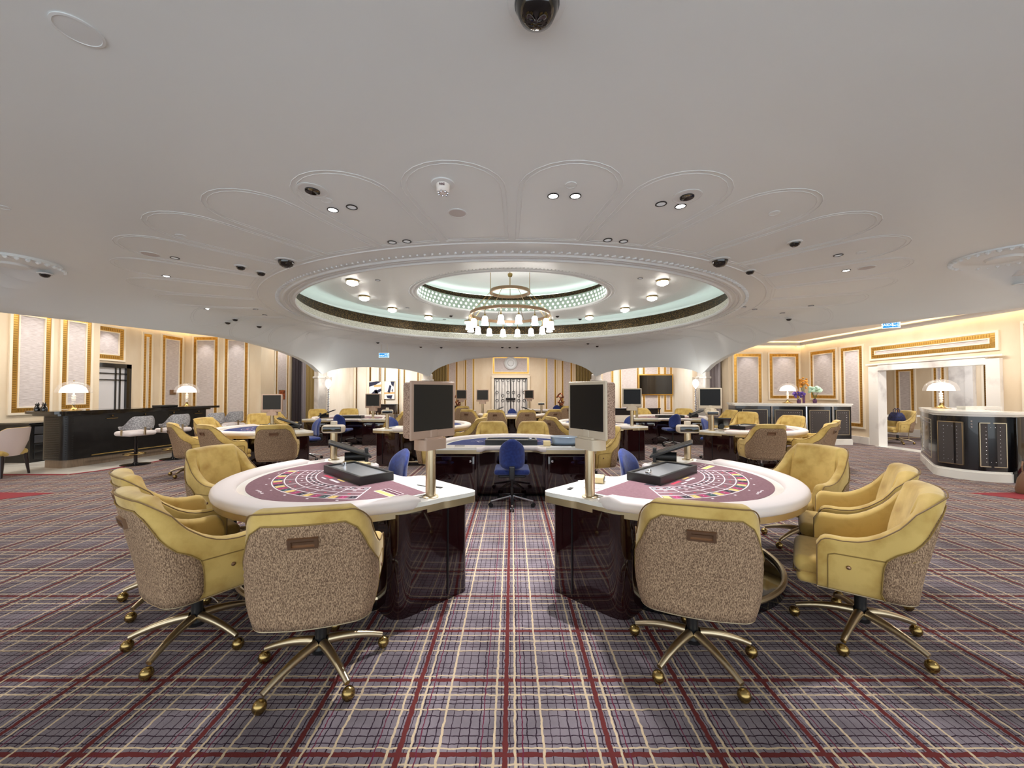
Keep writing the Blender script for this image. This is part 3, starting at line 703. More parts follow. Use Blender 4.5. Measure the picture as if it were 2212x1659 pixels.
# ------------------------------------------------------------------ monitor stands and small reader posts
def post(mb, h=.36): mb.lathe([(.058, 0), (.058, .006), (.05, .01), (.036, .012), (.036, h)], 24)
def make_monitor(bez, body, dz=0):
    e = empty('monitor_stand')
    mb = MB(); post(mb, .36 + dz); mb.build('pole', 'champagne', e); n0 = set(bpy.data.objects)
    mb = MB(); pr = rounded([(-.10, -.06), (.10, -.06), (.115, .0), (.10, .07), (-.10, .07), (-.115, 0)], .015, 3); mb.prism(pr, .345, .42); mb.prism([(x * .8, y * .8) for x, y in pr], .42, .435); mb.build('bracket', bez, e)
    MB().rbox(-.035, .035, -.04, .03, .42, .49, .01).build('neck', bez, e)
    h = MB().rbox(-.205, .205, -.02, .065, .435, .825, .02).build('housing', body, e)
    mb = MB(); mb.rbox(-.21, .21, -.035, -.015, .425, .835, .012); mb.build('bezel', bez, h)
    MB().box(-.183, .183, -.037, -.03, .485, .81).build('screen', 'screen' if bez == 'bezel' else 'screen_black', h)
    MB().rbox(-.15, .15, .065, .09, .52, .74, .01).build('rear_cover', bez, h)
    for o in set(bpy.data.objects) - n0:
        if o.parent == e: o.location.z = dz
    return e
def make_reader():
    e = empty('card_reader_post')
    mb = MB(); post(mb, .32); mb.build('pole', 'champagne', e)
    MB().rbox(-.03, .03, -.03, .03, .38, .43, .01).build('neck', 'bezel_pale', e)
    b = MB().rbox(-.115, .115, -.07, .06, .30, .39, .03).build('reader_housing', 'bezel_pale', e)
    MB().rbox(-.098, .098, -.074, -.06, .317, .373, .012).build('display_window', 'black_gloss', b)
    return e
MONP = make_monitor('bezel', 'grille'); MONP2 = make_monitor('bezel_pale', 'grille'); MONP3 = make_monitor('bezel', 'grille', -.13); RDP = make_reader()
used = set()
def put(proto, loc, rz, label, cat, group=None):
    o = proto if proto.name not in used else copy_tree(proto); used.add(proto.name)
    o.location = loc; o.rotation_euler = (0, 0, rz); tag(o, label, cat, group); return o
def facing(fx, fy): return atan2(fy, fx) + pi / 2     # local -y turns to (fx, fy)
g = 'monitor stands on the gaming tables'
put(MONP, TW(T['L1'], 1.06, -.02) + Vector((-.025, 0, 0)), facing(.80, -.60), 'large monitor on a post, front left table, mesh side on its left', 'monitor', g)
put(MONP2, TW(T['R1'], -1.06, -.02) + Vector((.03, 0, 0)), facing(-.88, -.48), 'large monitor on a post, front right table, mesh side on its right', 'monitor', g)
put(MONP3, TW(T['L2'], -1.02, .14), facing(.25, -.97), 'monitor on the navy table before the bar', 'monitor', g)
put(MONP3, Vector((-3.95, 10.95, ZT)), facing(.05, -1), 'monitor on the back left table in front of the abstract paintings', 'monitor', g)
put(MONP2, Vector((2.66, 8.55, ZT)), facing(-.12, -1), 'monitor just left of the wall television, on the middle right table', 'monitor', g)
put(MONP2, Vector((3.96, 7.7, ZT)), facing(-.35, -.94), 'monitor on the plum table at right, before the gold curtain', 'monitor', g)
put(MONP, TW(T['C2'], -1.0, .1), facing(0, -1), 'small distant monitor left of the iron grille door', 'monitor', g)
put(MONP, TW(T['FR'], -1.04, 0), facing(-.4, -1), 'small distant monitor overlapping the grille door', 'monitor', g)
put(MONP, (-2.05, 15.6, ZT), facing(.2, -1), 'small distant monitor just right of the front left monitor', 'monitor', g)
g = 'card reader posts'
put(RDP, TW(T['L1'], -1.02, .1), facing(.1, -1), 'reader with black window on a post, far side of front left table', 'reader', g)
put(RDP, TW(T['R1'], 1.02, .1), facing(-.1, -1), 'reader with black window on a post, far side of front right table', 'reader', g)
put(RDP, TW(T['ML'], -1.0, .05), facing(.3, -1), 'reader post on the middle left table', 'reader', g)
put(RDP, TW(T['R2'], -1.02, .1), facing(-.2, -1), 'reader post at the far side of the right plum table', 'reader', g)
put(RDP, TW(T['C2'], 1.0, .1), facing(-.1, -1), 'reader post on the distant navy table', 'reader', g)
put(RDP, TW(T['R3'], 1.0, .1), facing(0, -1), 'reader post on the back right table below the television', 'reader', g)
# support for the far monitors
# ------------------------------------------------------------------ chip trays, tablets, card boxes
def make_tray():
    e = empty('chip_tray')
    mb = MB(); mb.box(-.37, .37, -.15, -.125, 0, .07); mb.box(-.37, .37, .125, .15, 0, .07); mb.box(-.37, -.345, -.125, .125, 0, .07); mb.box(.345, .37, -.125, .125, 0, .07); mb.box(-.345, .345, -.125, .125, 0, .045)
    mb.build('frame', 'black_plastic', e)
    MB().box(-.345, .345, -.125, .125, .045, .058).build('cover', 'tray_glass', e)
    mb = MB(); mb.rbox(-.3, -.26, -.02, .02, .058, .085, .006); mb.lathe([(.012, .058), (.012, .09), (.0001, .1)], 10, cx=-.25, cy=0); mb.build('latch', 'chrome', e)
    return e
TR = make_tray()
TL = {'L1': 'black framed chip tray on the front left plum table', 'R1': 'black framed chip tray on the front right plum table', 'CT': 'chip tray on the central navy table, behind the blue chair', 'L2': 'chip tray on the navy table before the bar',
      'R2': 'chip tray on the right plum table beside the gold chairs', 'L3': 'chip tray on the back left table', 'R3': 'chip tray on the back right table below the television', 'ML': 'chip tray on the middle left table', 'MR': 'chip tray on the middle right table'}
for k, l in TL.items(): put(TR, TW(T[k], 0, -.1, ZT + .0022), T[k][1], l, 'tray', 'chip trays')
def make_tablet():
    e = empty('tablet_stand')
    MB().rbox(-.13, .13, -.1, .1, 0, .012, .005).build('base_plate', 'bezel_pale', e)
    mb = MB(); mb.tube([(-.11, 0, .075), (.11, 0, .075)], .05, 16); mb.box(.09, .12, -.05, .05, .012, .16); mb.build('hinge', 'black_plastic', e)
    M = Matrix.Translation((-.06, 0, .16)) @ Matrix.Rotation(radians(22), 4, 'Y') @ Matrix.Rotation(0, 4, 'X')
    s_ = MB().rbox(-.22, .22, -.15, .15, -.012, .012, .01, M).build('tablet', 'black_plastic', e)
    MB().box(-.2, .2, -.13, .13, .012, .014, M).build('screen', 'screen', s_)
    mb = MB(); mb.tube([(0, 0, .09), (-.03, 0, .15)], .02, 8); mb.build('arm', 'black_plastic', e)
    return e
TBP = make_tablet()
for k, x, y, r, l in [('L1', -.62, .17, 1.2, 'black tablet on a stand, far end of front left table beside a blue chair'), ('R1', .62, .17, pi - 1.2, 'black tablet on a stand, far end of front right table'),
                      ('L3', .62, .1, .2, 'tilted tablet on the back left table'), ('R3', -.6, .12, 0, 'tilted tablet on the back right table below the television'), ('R2', -.62, .1, .5, 'tablet on the right plum table beside its blue chair'),
                      ('L2', .55, .12, 1.2, 'tablet on the navy table before the bar, near its blue chair'), ('ML', .6, .12, 1.3, 'tablet on the middle left table'), ('C2', -.55, .12, pi, 'tablet on the left of the distant navy table'),
                      ('C2', .6, .12, .2, 'tablet on the right of the distant navy table'), ('MR', -.6, .12, .4, 'tablet on the middle right table')]:
    put(TBP, TW(T[k], x, y, ZT + .0), T[k][1] + r, l, 'tablet', 'tablet stands')
def cardbox(k, x, y, rz, l, sx=.14, sy=.09, sz=.05):
    e = empty('card_box', TW(T[k], x, y, ZT + .001), T[k][1] + rz); tag(e, l, 'box')
    mb = MB(); mb.rbox(-sx / 2, sx / 2, -sy / 2, sy / 2, 0, sz, .008); mb.build('box_body', 'card_cream', e)
    MB().rbox(-sx * .42, sx * .42, -sy / 2 - .004, -sy * .2, sz * .25, sz * .8, .004).build('slot', 'black_plastic', e)
cardbox('L1', -.36, .12, .3, 'cream card box nearer the tray, front left table'); cardbox('L1', -.52, .07, .1, 'cream card box with black slot, front left table by the plum felt')
cardbox('R1', -.60, .18, .5, 'gold-cream card box on the marble of the front right table'); cardbox('CT', -.5, .1, 0, 'cream card box beside the blue-grey shuffler', .1, .09, .07)
for k, x, y, rz, l, m, sx, sy in [('R1', -.78, .12, .4, 'small printed card lying on the marble, front right table', 'paper', .09, .13), ('R1', -.66, .24, .9, 'pale card lying by the cream box, front right table', 'paper', .08, .16),
                                  ('CT', -.68, .2, .1, 'folded papers in front of the shuffler on the central table', 'paper', .3, .09), ('CT', .72, .12, 0, 'thin black slot plate on the left marble of the central table', 'iron', .14, .03),
                                  ('L1', .86, .16, .3, 'small black cable slot on the marble corner, front left table', 'iron', .07, .03), ('R1', -.96, .2, .3, 'small black cable slot on the marble corner, front right table', 'iron', .07, .03),
                                  ('L1', .72, .1, .2, 'dark pen lying beside the monitor post, front left table', 'iron', .1, .008)]:
    nm = 'printed_card' if m == 'paper' else ('pen' if 'pen' in l else 'slot_plate')
    o = MB().box(-sx / 2, sx / 2, -sy / 2, sy / 2, 0, .003).build(nm, m, loc=TW(T[k], x, y, ZT + .001), rz=T[k][1] + rz); tag(o, l, 'card' if m == 'paper' else ('pen' if 'pen' in l else 'plate'))
e = empty('card_shuffler', TW(T['CT'], -.75, .02, ZT), T['CT'][1]); tag(e, 'blue-grey oval card shuffler on the central table', 'shuffler')
def oval(a, b, n=40, p=3): return [(a * abs(cos(t)) ** (2 / p) * (1 if cos(t) > 0 else -1), b * abs(sin(t)) ** (2 / p) * (1 if sin(t) > 0 else -1)) for t in [2 * pi * k / n for k in range(n)]]
mb = MB(); mb.grid([[(x * s, y * s, z) for s, z in ((.84, .015), (.93, .05), (1, .12), (.97, .125), (.6, .125))] for x, y in oval(.19, .14)], cu=True); mb.add([(x * .6, y * .6, .125) for x, y in oval(.19, .14)], [tuple(range(40))]); mb.build('shuffler_body', 'shuffler_blue', e)
MB().prism(oval(.18, .15), 0, .02).build('shuffler_base', 'black_plastic', e)
# ------------------------------------------------------------------ gold velvet swivel chair (front = +y)
def chair_plan(s):
    """s in [-1,1] round the shell, -1 and 1 the arm fronts, 0 the back; returns x, y, corner factor"""
    a = abs(s); sg = 1 if s > 0 else -1
    W_, YF, YB, R = .30, .215, -.235, .10
    L1 = YF - (YB + R); L2 = R * pi / 2; L3 = W_ - R; tot = L1 + L2 + L3
    d = (1 - a) * tot
    if d < L1: return sg * W_, YF - d, 0
    d -= L1
    if d < L2: q = d / R; return sg * (W_ - R + R * cos(q)), YB + R - R * sin(q), q / (pi / 2)
    d -= L2; return sg * (W_ - R - d), YB - .02 * (1 - ((W_ - R - d) / (W_ - R)) ** 2), 1
def top_h(s):
    x, y, q = chair_plan(s)
    if q < .001:
        h = tabl(y, [(-.135, .85), (-.12, .81), (-.10, .772), (-.07, .735), (-.04, .706), (0, .68), (.04, .665), (.10, .657), (.15, .66), (.18, .656), (.205, .636), (.215, .61)])
        return h
    return lerp(.85, .955, sin(min(1, q * 1.25) * pi / 2)) if q < 1 else .955 + .006 * (1 - (x / .2) ** 2)
def chair_pt(s, z, off=0):
    x, y, q = chair_plan(s); e = 1e-3
    s2 = max(-1, min(1, s + e)); s1 = max(-1, min(1, s - e)); xa, ya, _ = chair_plan(s1); xb, yb, _ = chair_plan(s2)
    tx, ty = xb - xa, yb - ya; l = sqrt(tx * tx + ty * ty) or 1; nx, ny = ty / l, -tx / l       # outward
    if nx * x + ny * (y - .0) < 0: nx, ny = -nx, -ny
    x += nx * off; y += ny * off
    bf = sm((.12 - y) / .36)
    if z > .5: y -= (z - .5) * .23 * bf
    if z < .5: y += (.5 - z) * .12 * bf; x *= 1 - .16 * ((.5 - z) / .14) ** 1.6 * .5
    if z > .60: x *= 1 - .12 * sm((z - .60) / .4) * (.3 + .7 * bf)
    return Vector((x, y, z))
def make_chair():
    e = empty('swivel_chair')
    ss = [-1 + 2 * k / 72 for k in range(73)]; rows = []
    for s in ss:
        x, y, q = chair_plan(s); h = top_h(s); t = lerp(.075, .09, sm(q)); row = []
        for k in range(9): z = lerp(.345, h - .03, k / 8); row.append(chair_pt(s, z, -.012 if k == 0 else 0))
        for k in range(1, 8):
            a = pi * k / 8; zz = h - .03 + .03 * sin(a); row.append(chair_pt(s, zz, -(t / 2) * (1 - cos(a))))
        for k in range(9):
            z = lerp(h - .03, .40, k / 8); row.append(chair_pt(s, z, -t - .018 * sin(pi * k / 8) * (1 if q > .5 else .4)))
        rows.append(row)
    mb = MB(); mb.grid(rows); mb.add(rows[0], [tuple(range(len(rows[0])))]); mb.add(rows[-1], [tuple(range(len(rows[-1])))])
    bk = mb.build('shell', 'velvet', e, smooth=70)
    # piping along the outer top edge and down the arm fronts
    pts = [chair_pt(-1, z, .002) for z in (.36, .45, .54, .6)] + [chair_pt(s, top_h(s) - .012, .002) for s in ss] + [chair_pt(1, z, .002) for z in (.6, .54, .45, .36)]
    MB().tube(pts, .0034, 6).build('piping', 'piping', e)
    # side panel seam
    for sg in (-1, 1):
        pp = []
        for k in range(6): pp.append(chair_pt(sg * .93, lerp(.35, .53, k / 5), .001))
        for k in range(14):
            s = lerp(.925, .42, k / 13); z = lerp(.565, .575, k / 13) if k > 0 else .555
            pp.append(chair_pt(sg * s, z + .05 * sm((.55 - s) / .2), .001))
        MB().tube(pp, .0035, 5).build('seam', 'velvet_seam', e)
        p = chair_pt(sg * .80, .50, .002)
        MB().lathe([(.012, 0), (.009, .006), (.0001, .009)], 12, Matrix.Translation(p) @ Matrix.Rotation(sg * pi / 2, 4, 'Y')).build('stud', 'bronze', e)
    # tweed back panel
    rows = []; zt = .885; n = 24
    for i in range(15):
        z = lerp(.352, zt, i / 14); half = tabl(z, [(.35, .60), (.57, .60), (.61, .56), (.66, .47), (.72, .42), (.80, .385), (.855, .35), (.875, .32), (.885, .28)])
        if z < .40: half -= .03 * ((.40 - z) / .05) ** 2
        rows.append([chair_pt(lerp(-half, half, k / n), z, .007) for k in range(n + 1)])
    mb = MB(); mb.grid(rows); bk2 = mb.build('back_panel', 'tweed', e, smooth=70)
    sol = bk2.modifiers.new('thickness', 'SOLIDIFY'); sol.thickness = .012; sol.offset = -1
    edge = [r[0] for r in rows] + rows[-1][1:-1] + [r[-1] for r in rows[::-1]]
    MB().tube(edge, .0032, 5).build('back_piping', 'velvet_seam', e)
    pts = [chair_pt(s, .348, .003) for s in ss]; MB().tube(pts, .004, 5).build('bottom_trim', 'champagne', e)
    # pull handle let into the back
    p = chair_pt(0, .80, .008); M = Matrix.Translation(p) @ Matrix.Rotation(radians(13), 4, 'X')
    mb = MB(); mb.box(-.065, .065, -.012, .004, .014, .026, M); mb.box(-.065, .065, -.012, .004, -.026, -.016, M); mb.box(-.065, -.05, -.012, .004, -.016, .014, M); mb.box(.05, .065, -.012, .004, -.016, .014, M)
    hd = mb.build('handle', 'bronze', e)
    mb = MB(); mb.add([M @ Vector(v) for v in [(-.05, -.01, .014), (.05, -.01, .014), (.04, .002, -.002), (-.04, .002, -.002)]], [(0, 1, 2, 3)]); mb.box(-.05, .05, -.002, .003, -.016, .014, M); mb.build('finger_plate', 'bronze', hd)
    # seat
    mb = MB(); mb.rbox(-.235, .235, -.19, .33, .385, .49, .045); mb.build('seat', 'velvet', e, smooth=60)
    mb = MB(); mb.rbox(-.25, .25, -.2, .315, .335, .40, .03); mb.build('seat_base', 'velvet', e, smooth=60)
    MB().tube([(-.225, .2, .392), (-.232, .30, .392), (-.2, .33, .392), (.2, .33, .392), (.232, .30, .392), (.225, .2, .392)], .004, 5).build('seat_piping', 'piping', e)
    # gas column and five-armed base
    mb = MB(); mb.lathe([(.03, .10), (.03, .25)], 16); mb.lathe([(.045, .095), (.05, .12), (.03, .15)], 16); mb.build('column', 'black_plastic', e)
    mb = MB(); mb.lathe([(.014, .24), (.014, .34)], 12); mb.rbox(-.09, .09, -.09, .09, .315, .338, .008); mb.tube([(.05, 0, .30), (.2, .02, .295), (.26, .02, .29)], .006, 6); mb.build('tilt_mechanism', 'chrome', e)
    for k in range(5):
        a = 2 * pi * k / 5 + .3; pts = []; rr = []
        for i in range(9):
            t = i / 8; r = .035 + .285 * t; pts.append((r * cos(a), r * sin(a), .145 - .055 * t * t - .01 * t)); rr.append(lerp(.026, .015, t))
        lg = MB().tube(pts, rr, 10).build('leg', 'champagne', e, smooth=60)
        mb = MB(); mb.lathe([(.0001, .0), (.018, .006), (.028, .02), (.032, .034), (.028, .05), (.018, .062), (.0001, .067)], 16, cx=.33 * cos(a), cy=.33 * sin(a)); mb.build('caster', 'brass', lg)
    return e
CH = make_chair()
def face(fx, fy): return atan2(fy, fx) - pi / 2       # local +y turns to (fx, fy)
G = 'gold velvet swivel chairs'
CHAIRS = [
 (-1.04, 2.12, -.22, .975, 'closest gold swivel chair at the front left table, tweed back with pull handle'),
 (-1.91, 2.36, .55, .83, 'gold swivel chair in side view, second at the front left table'),
 (-2.46, 2.86, .62, .78, 'gold swivel chair mostly hidden behind its neighbour, leftmost at the front left table'),
 (-2.72, 3.78, .96, -.28, 'gold swivel chair beyond the front left table, seat front turned to the viewer'),
 (1.02, 2.20, .30, .95, 'closest gold swivel chair at the front right table, tweed back with pull handle'),
 (2.15, 2.40, -.80, .60, 'gold swivel chair in side view, nearest at the right of the front right table'),
 (2.62, 2.98, -.80, .60, 'gold swivel chair just behind the nearest right-hand one, only arm and back showing'),
 (2.86, 3.82, -.93, -.37, 'gold swivel chair beyond the front right table, turned towards the viewer'),
 (-.35, 6.78, .05, -1, 'left of the two gold chairs behind the central navy table'), (.37, 6.78, -.05, -1, 'right of the two gold chairs behind the central navy table'),
 (-1.22, 6.35, .85, -.5, 'gold chair at the left end of the central table, under the front left monitor'), (1.32, 6.1, -.9, -.4, 'gold chair at the right end of the central table, under the front right monitor'),
 (-.9, 8.15, -.93, .35, 'gold chair turned left, tweed back showing right of the front left monitor'), (1.12, 8.5, .93, .35, 'gold chair turned right, tweed back showing left of the front right monitor'),
 (-.95, 9.6, -1, -.1, 'gold chair half hidden behind the front left monitor'),
 (-.47, 11.8, .1, 1, 'left middle tweed-backed chair at the distant navy table'), (.42, 11.8, -.1, 1, 'right middle tweed-backed chair at the distant navy table'),
 (-1.25, 12.1, .45, .9, 'outer left tweed-backed chair at the distant navy table'), (1.18, 12.1, -.45, .9, 'outer right tweed-backed chair at the distant navy table'),
 (-4.02, 6.62, -.35, .93, 'tweed-backed gold chair facing the navy table before the bar, alone at its near side'),
 (-4.98, 6.68, .45, .9, 'gold chair seen from its side at the navy table before the bar'), (-5.78, 6.98, .62, .78, 'gold chair nearest the bar stools at the navy table'),
 (-6.2, 8.1, 1, -.05, 'gold chair facing the viewer behind the navy table, by the bar'), (-6.15, 9.5, .75, -.65, 'gold chair seen edge-on between the bar and the back left table'),
 (4.36, 6.75, .1, 1, 'tweed-backed gold chair at the near side of the right plum table'), (5.42, 6.98, -.6, .8, 'gold chair in side view at the right plum table'),
 (5.98, 7.55, -.75, .66, 'gold chair tucked behind the side-view one at the right plum table'), (6.2, 8.7, -.85, -.5, 'gold chair facing the viewer at the right plum table, before the counter'),
 (6.15, 10.2, -.7, -.7, 'gold chair seen edge-on left of the reception counter'),
 (-6.15, 10.5, 1, .1, 'gold chair at the left end of the back left table'), (-5.95, 11.9, .6, -.8, 'gold chair behind the back left table, left of the column lamp'), (-5.2, 12.2, .2, -1, 'gold chair behind the back left table, under the column lamp'),
 (-3.3, 10.9, -1, .1, 'gold chair at the right end of the back left table'), (4.25, 12.3, .1, -1, 'gold chair under the television at the back right table'), (5.5, 12.25, -.3, -1, 'gold chair left of the curtain at the back right table'),
 (6.3, 11.5, -1, -.2, 'gold chair at the right end of the back right table'), (-1.95, 14.8, -.3, 1, 'distant gold chair left of the grille door'), (2.1, 15.0, -.2, 1, 'distant gold chair right of the grille door'),
 (10.95 + .2, 9.75 + 1.4, -1, .1, 'gold swivel chair in the room beyond the marble opening, navy bag on it')]
for (x, y, fx, fy, l) in CHAIRS: put(CH, (x, y, 0), face(fx, fy), l, 'chair', G)
# ------------------------------------------------------------------ blue dealer chairs (front = +y)
def make_blue():
    e = empty('dealer_chair')
    rows = []
    for i in range(13):
        t = i / 12; z = lerp(.50, .90, t); hw = .165 * (1 - abs(2 * t - .75) ** 3.2 * .25) * (sqrt(max(0.12, 1 - (max(0, t - .6) / .41) ** 3.2))) * (sqrt(max(.05, 1 - (max(0, .25 - t) / .27) ** 3)))
        y0 = -.20 - .05 * t + .03 * sin(pi * t); row = []
        for k in range(20):
            a = 2 * pi * k / 20; row.append((hw * cos(a), y0 + (.04 if 0 < i < 12 else .01) * sin(a) + .06 * (cos(a) * hw / .17) ** 2, z))
        rows.append(row)
    mb = MB(); mb.grid(rows, cv=True); mb.add(rows[0], [tuple(range(20))]); mb.add(rows[-1], [tuple(range(20))]); mb.build('backrest', 'blue_fabric', e, smooth=70)
    mb = MB(); mb.rbox(-.23, .23, -.20, .24, .43, .50, .034); mb.build('seat', 'blue_fabric', e, smooth=60)
    mb = MB(); mb.rbox(-.18, .18, -.16, .18, .39, .43, .02); mb.rbox(-.035, .035, -.30, -.24, .40, .56, .01); mb.rbox(-.035, .035, -.30, 0, .395, .42, .01); mb.build('seat_pan', 'black_plastic', e)
    mb = MB(); mb.lathe([(.025, .1), (.025, .24), (.018, .24), (.018, .4)], 16); mb.build('column', 'black_plastic', e)
    for k in range(5):
        a = 2 * pi * k / 5 + .94; pts = [((.02 + .27 * t) * cos(a), (.02 + .27 * t) * sin(a), .125 - .05 * t) for t in (0, .3, .6, 1)]
        lg = MB().tube(pts, [.022, .02, .017, .013], 8).build('leg', 'chrome', e, smooth=60)
        mb = MB()
        for o in (-.016, .016):
            mb.lathe([(.0001, -.009), (.027, -.008), (.027, .008), (.0001, .009)], 14, Matrix.Translation((.29 * cos(a) - o * sin(a), .29 * sin(a) + o * cos(a), .028)) @ Matrix.Rotation(a, 4, 'Z') @ Matrix.Rotation(pi / 2, 4, 'X'))
        mb.build('caster', 'black_plastic', lg)
    return e
BL = make_blue(); G = 'blue dealer chairs'
for (x, y, fx, fy, l) in [(0, 5.12, 0, 1, 'large blue dealer chair in the middle of the picture, at the central table'), (-1.29, 3.89, -.7, -.72, 'blue dealer chair behind the front left table'),
    (1.33, 3.89, .7, -.72, 'blue dealer chair behind the front right table'), (-4.5, 8.5, -.7, -.72, 'blue dealer chair half hidden at the navy table before the bar'), (-4.62, 10.45, 0, 1, 'whole blue dealer chair seen from behind at the back left table'),
    (-2.68, 9.1, .9, -.4, 'blue dealer chair by the reader post of the middle left table'), (2.8, 9.65, -.9, -.4, 'blue dealer chair by the monitor of the middle right table'), (4.42, 10.6, 0, 1, 'whole blue dealer chair seen from behind below the television'),
    (4.45, 8.5, .6, -.78, 'blue dealer chair at the right plum table'), (0, 13.55, 0, -1, 'distant blue dealer chair in front of the grille door'), (-2.3, 16.5, -.5, -.85, 'farthest blue dealer chair on the left'), (1.95, 17.15, -.3, -.95, 'farthest blue dealer chair on the right')]:
    put(BL, (x, y, 0), face(fx, fy), l, 'chair', G)
# ------------------------------------------------------------------ chandelier
e = empty('chandelier', (-.05, 9.75, 0)); tag(e, 'brass ring chandelier with glowing white bell shades in the ceiling opening', 'chandelier')
for k in range(4):
    a = pi / 2 * k; x, y = .5 * cos(a), .5 * sin(a)
    MB().lathe([(.065, 4.66), (.065, 4.62), (.05, 4.58), (.0001, 4.57)], 20, cx=x, cy=y).build('canopy', 'brass', e)
    MB().tube([(x, y, 4.6), (x, y, 4.06)], .009, 6).build('rod', 'brass', e)
def band(r, w, z0, z1, n=64): return [[(rr * cos(2 * pi * k / n), rr * sin(2 * pi * k / n), z) for rr, z in ((r, z0), (r, z1), (r - w, z1), (r - w, z0))] for k in range(n)]
MB().grid(band(.52, .05, 4.0, 4.07), cu=True, cv=True).build('upper_ring', 'bronze', e)
MB().grid(band(1.02, .045, 3.42, 3.49), cu=True, cv=True).build('lower_ring', 'bronze', e)
for k in range(8):
    a = 2 * pi * (k + .5) / 8; MB().tube([(.5 * cos(a), .5 * sin(a), 4.02), (1.0 * cos(a), 1.0 * sin(a), 3.47)], .006, 6).build('chain', 'brass', e)
for k in range(16):
    a = 2 * pi * (k + .5) / 16; x, y = 1.04 * cos(a), 1.04 * sin(a)
    ar = MB().tube([(.99 * cos(a), .99 * sin(a), 3.43), (x, y, 3.40), (x, y, 3.27)], .009, 6).build('arm', 'brass', e)
    MB().lathe([(.02, 3.30), (.03, 3.26), (.03, 3.24)], 12, cx=x, cy=y).build('socket', 'brass', ar)
    MB().lathe([(.025, 3.255), (.055, 3.235), (.068, 3.19), (.07, 3.11), (.085, 3.06), (.09, 3.05), (.08, 3.055), (.0001, 3.06)], 20, cx=x, cy=y, cap=False).build('bell_shade', 'bell_glass', e)
# ------------------------------------------------------------------ flush crystal lights on the upper ceiling
def make_flush():
    e = empty('ceiling_light')
    MB().lathe([(.13, .0), (.14, -.02), (.135, -.04), (.12, -.04)], 24).build('rim', 'brass', e)
    mb = MB(); mb.lathe([(.12, -.03), (.118, -.06), (.09, -.10), (.05, -.12), (.0001, -.125)], 16, cap=False)
    for k in range(14): a = 2 * pi * k / 14; mb.rbox(-.018, .018, -.018, .018, -.018, .018, .017, Matrix.Translation((.105 * cos(a), .105 * sin(a), -.075)), n=2)
    mb.build('crystal_bowl', 'crystal', e); return e
FL = make_flush(); n_ = 0
for k in range(16):
    a = 2 * pi * k / 16
    NTH = ['nearest', 'second nearest', 'third nearest', 'fourth', 'third farthest', 'second farthest', 'farthest']
    if k in (4, 12): ph = {4: 'middle one at the far side', 12: 'middle one at the near side'}[k]
    else: ph = '%s one on the %s side' % ((NTH[[13, 14, 15, 0, 1, 2, 3].index(k)], 'right') if k in (13, 14, 15, 0, 1, 2, 3) else (NTH[[11, 10, 9, 8, 7, 6, 5].index(k)], 'left'))
    o = put(FL, (-.1 + 3.72 * cos(a), 9.9 + 3.72 * sin(a), 3.97), a, 'glowing crystal bowl light, %s of the raised ceiling' % ph, 'ceiling light', 'crystal bowl lights round the raised ceiling')
# ------------------------------------------------------------------ recessed lights, cameras, speakers of the vault
def make_down(b):
    e = empty('downlight')
    MB().lathe([(.055, .002), (.057, -.006), (.045, -.007), (.043, .0)], 24, cap=False).build('trim_ring', 'black_plastic', e)
    mb = MB(); mb.lathe([(.044, -.003), (.03, -.001), (.0001, 0)], 20, cap=False)
    mb.build('lamp', b, e); return e
DN = make_down('bulb'); DD = make_down('bulb_dim')
def vput(proto, px, py, l, cat, g=None, z=None):
    p = on_vault(px, py) if z is None else on_z(px, py, z)
    return put(proto, (p.x, p.y, p.z - .001), 0, l, cat, g)
for (px, py, l) in [(719, 453, 'bright recessed downlight beside the left black-eyed fitting'), (1243, 423, 'right one of two bright downlights near the vault centre'), (1195, 423, 'left one of two bright downlights near the vault centre'), (359, 596, 'bright downlight on the left vault flank, below the grey speaker'),
  (446, 668, 'bright downlight low on the left vault flank'), (1828, 584, 'bright downlight on the right vault flank'), (1470, 445, 'bright downlight beside the right black-eyed fitting')]: vput(DN, px, py, l, 'downlight', 'lit downlights in the vault')
for (px, py, l) in [(760, 447, 'dim downlight right of the bright one by the left black-eyed fitting'), (1428, 440, 'dim downlight left of the bright one by the right black-eyed fitting'), (847, 523, 'left dim downlight of the pair left above the opening rim'), (879, 521, 'right dim downlight of the pair left above the opening rim'),
  (1313, 518, 'left dim downlight of the pair right above the opening rim'), (1347, 521, 'right dim downlight of the pair right above the opening rim'), (378, 557, 'dim downlight beside the grey speaker on the left flank'), (1811, 551, 'dim downlight above the bright one on the right flank'),
  (552, 668, 'small dim downlight left of the opening, nearer of two'), (572, 680, 'small dim downlight left of the opening, farther of two'), (1606, 663, 'small dim downlight right of the opening, left of two'), (1630, 668, 'small dim downlight right of the opening, right of two'), (1690, 676, 'small dim downlight low on the right vault flank'), (1752, 660, 'outermost small dim downlight on the right vault flank')]:
    vput(DD, px, py, l, 'downlight', 'unlit downlights in the vault')
for (px, py, l) in [(713, 593, 'leftmost tiny downlight of the raised ceiling'), (816, 605, 'tiny downlight between the left crystal lights and the inner opening'), (1383, 601, 'tiny downlight between the right crystal lights and the inner opening'), (1490, 592, 'rightmost tiny downlight of the raised ceiling'), (880, 665, 'tiny downlight left of the chandelier, low on the raised ceiling'), (1345, 672, 'tiny downlight right of the chandelier, low on the raised ceiling'), (960, 690, 'tiny downlight just left of the chandelier bells')]: vput(DD, px, py, l, 'downlight', 'downlights of the raised ceiling', z=3.962)
def make_dome(r):
    e = empty('dome_camera')
    MB().lathe([(r * 1.35, .004), (r * 1.35, -.008), (r * 1.05, -.014), (r, -.008)], 28).build('collar', 'plaster_trim', e)
    MB().lathe([(r, -.006), (r * .98, -r * .3), (r * .8, -r * .7), (r * .45, -r * .93), (.0001, -r)], 28, cap=False).build('dome', 'dark_dome', e, smooth=80); return e
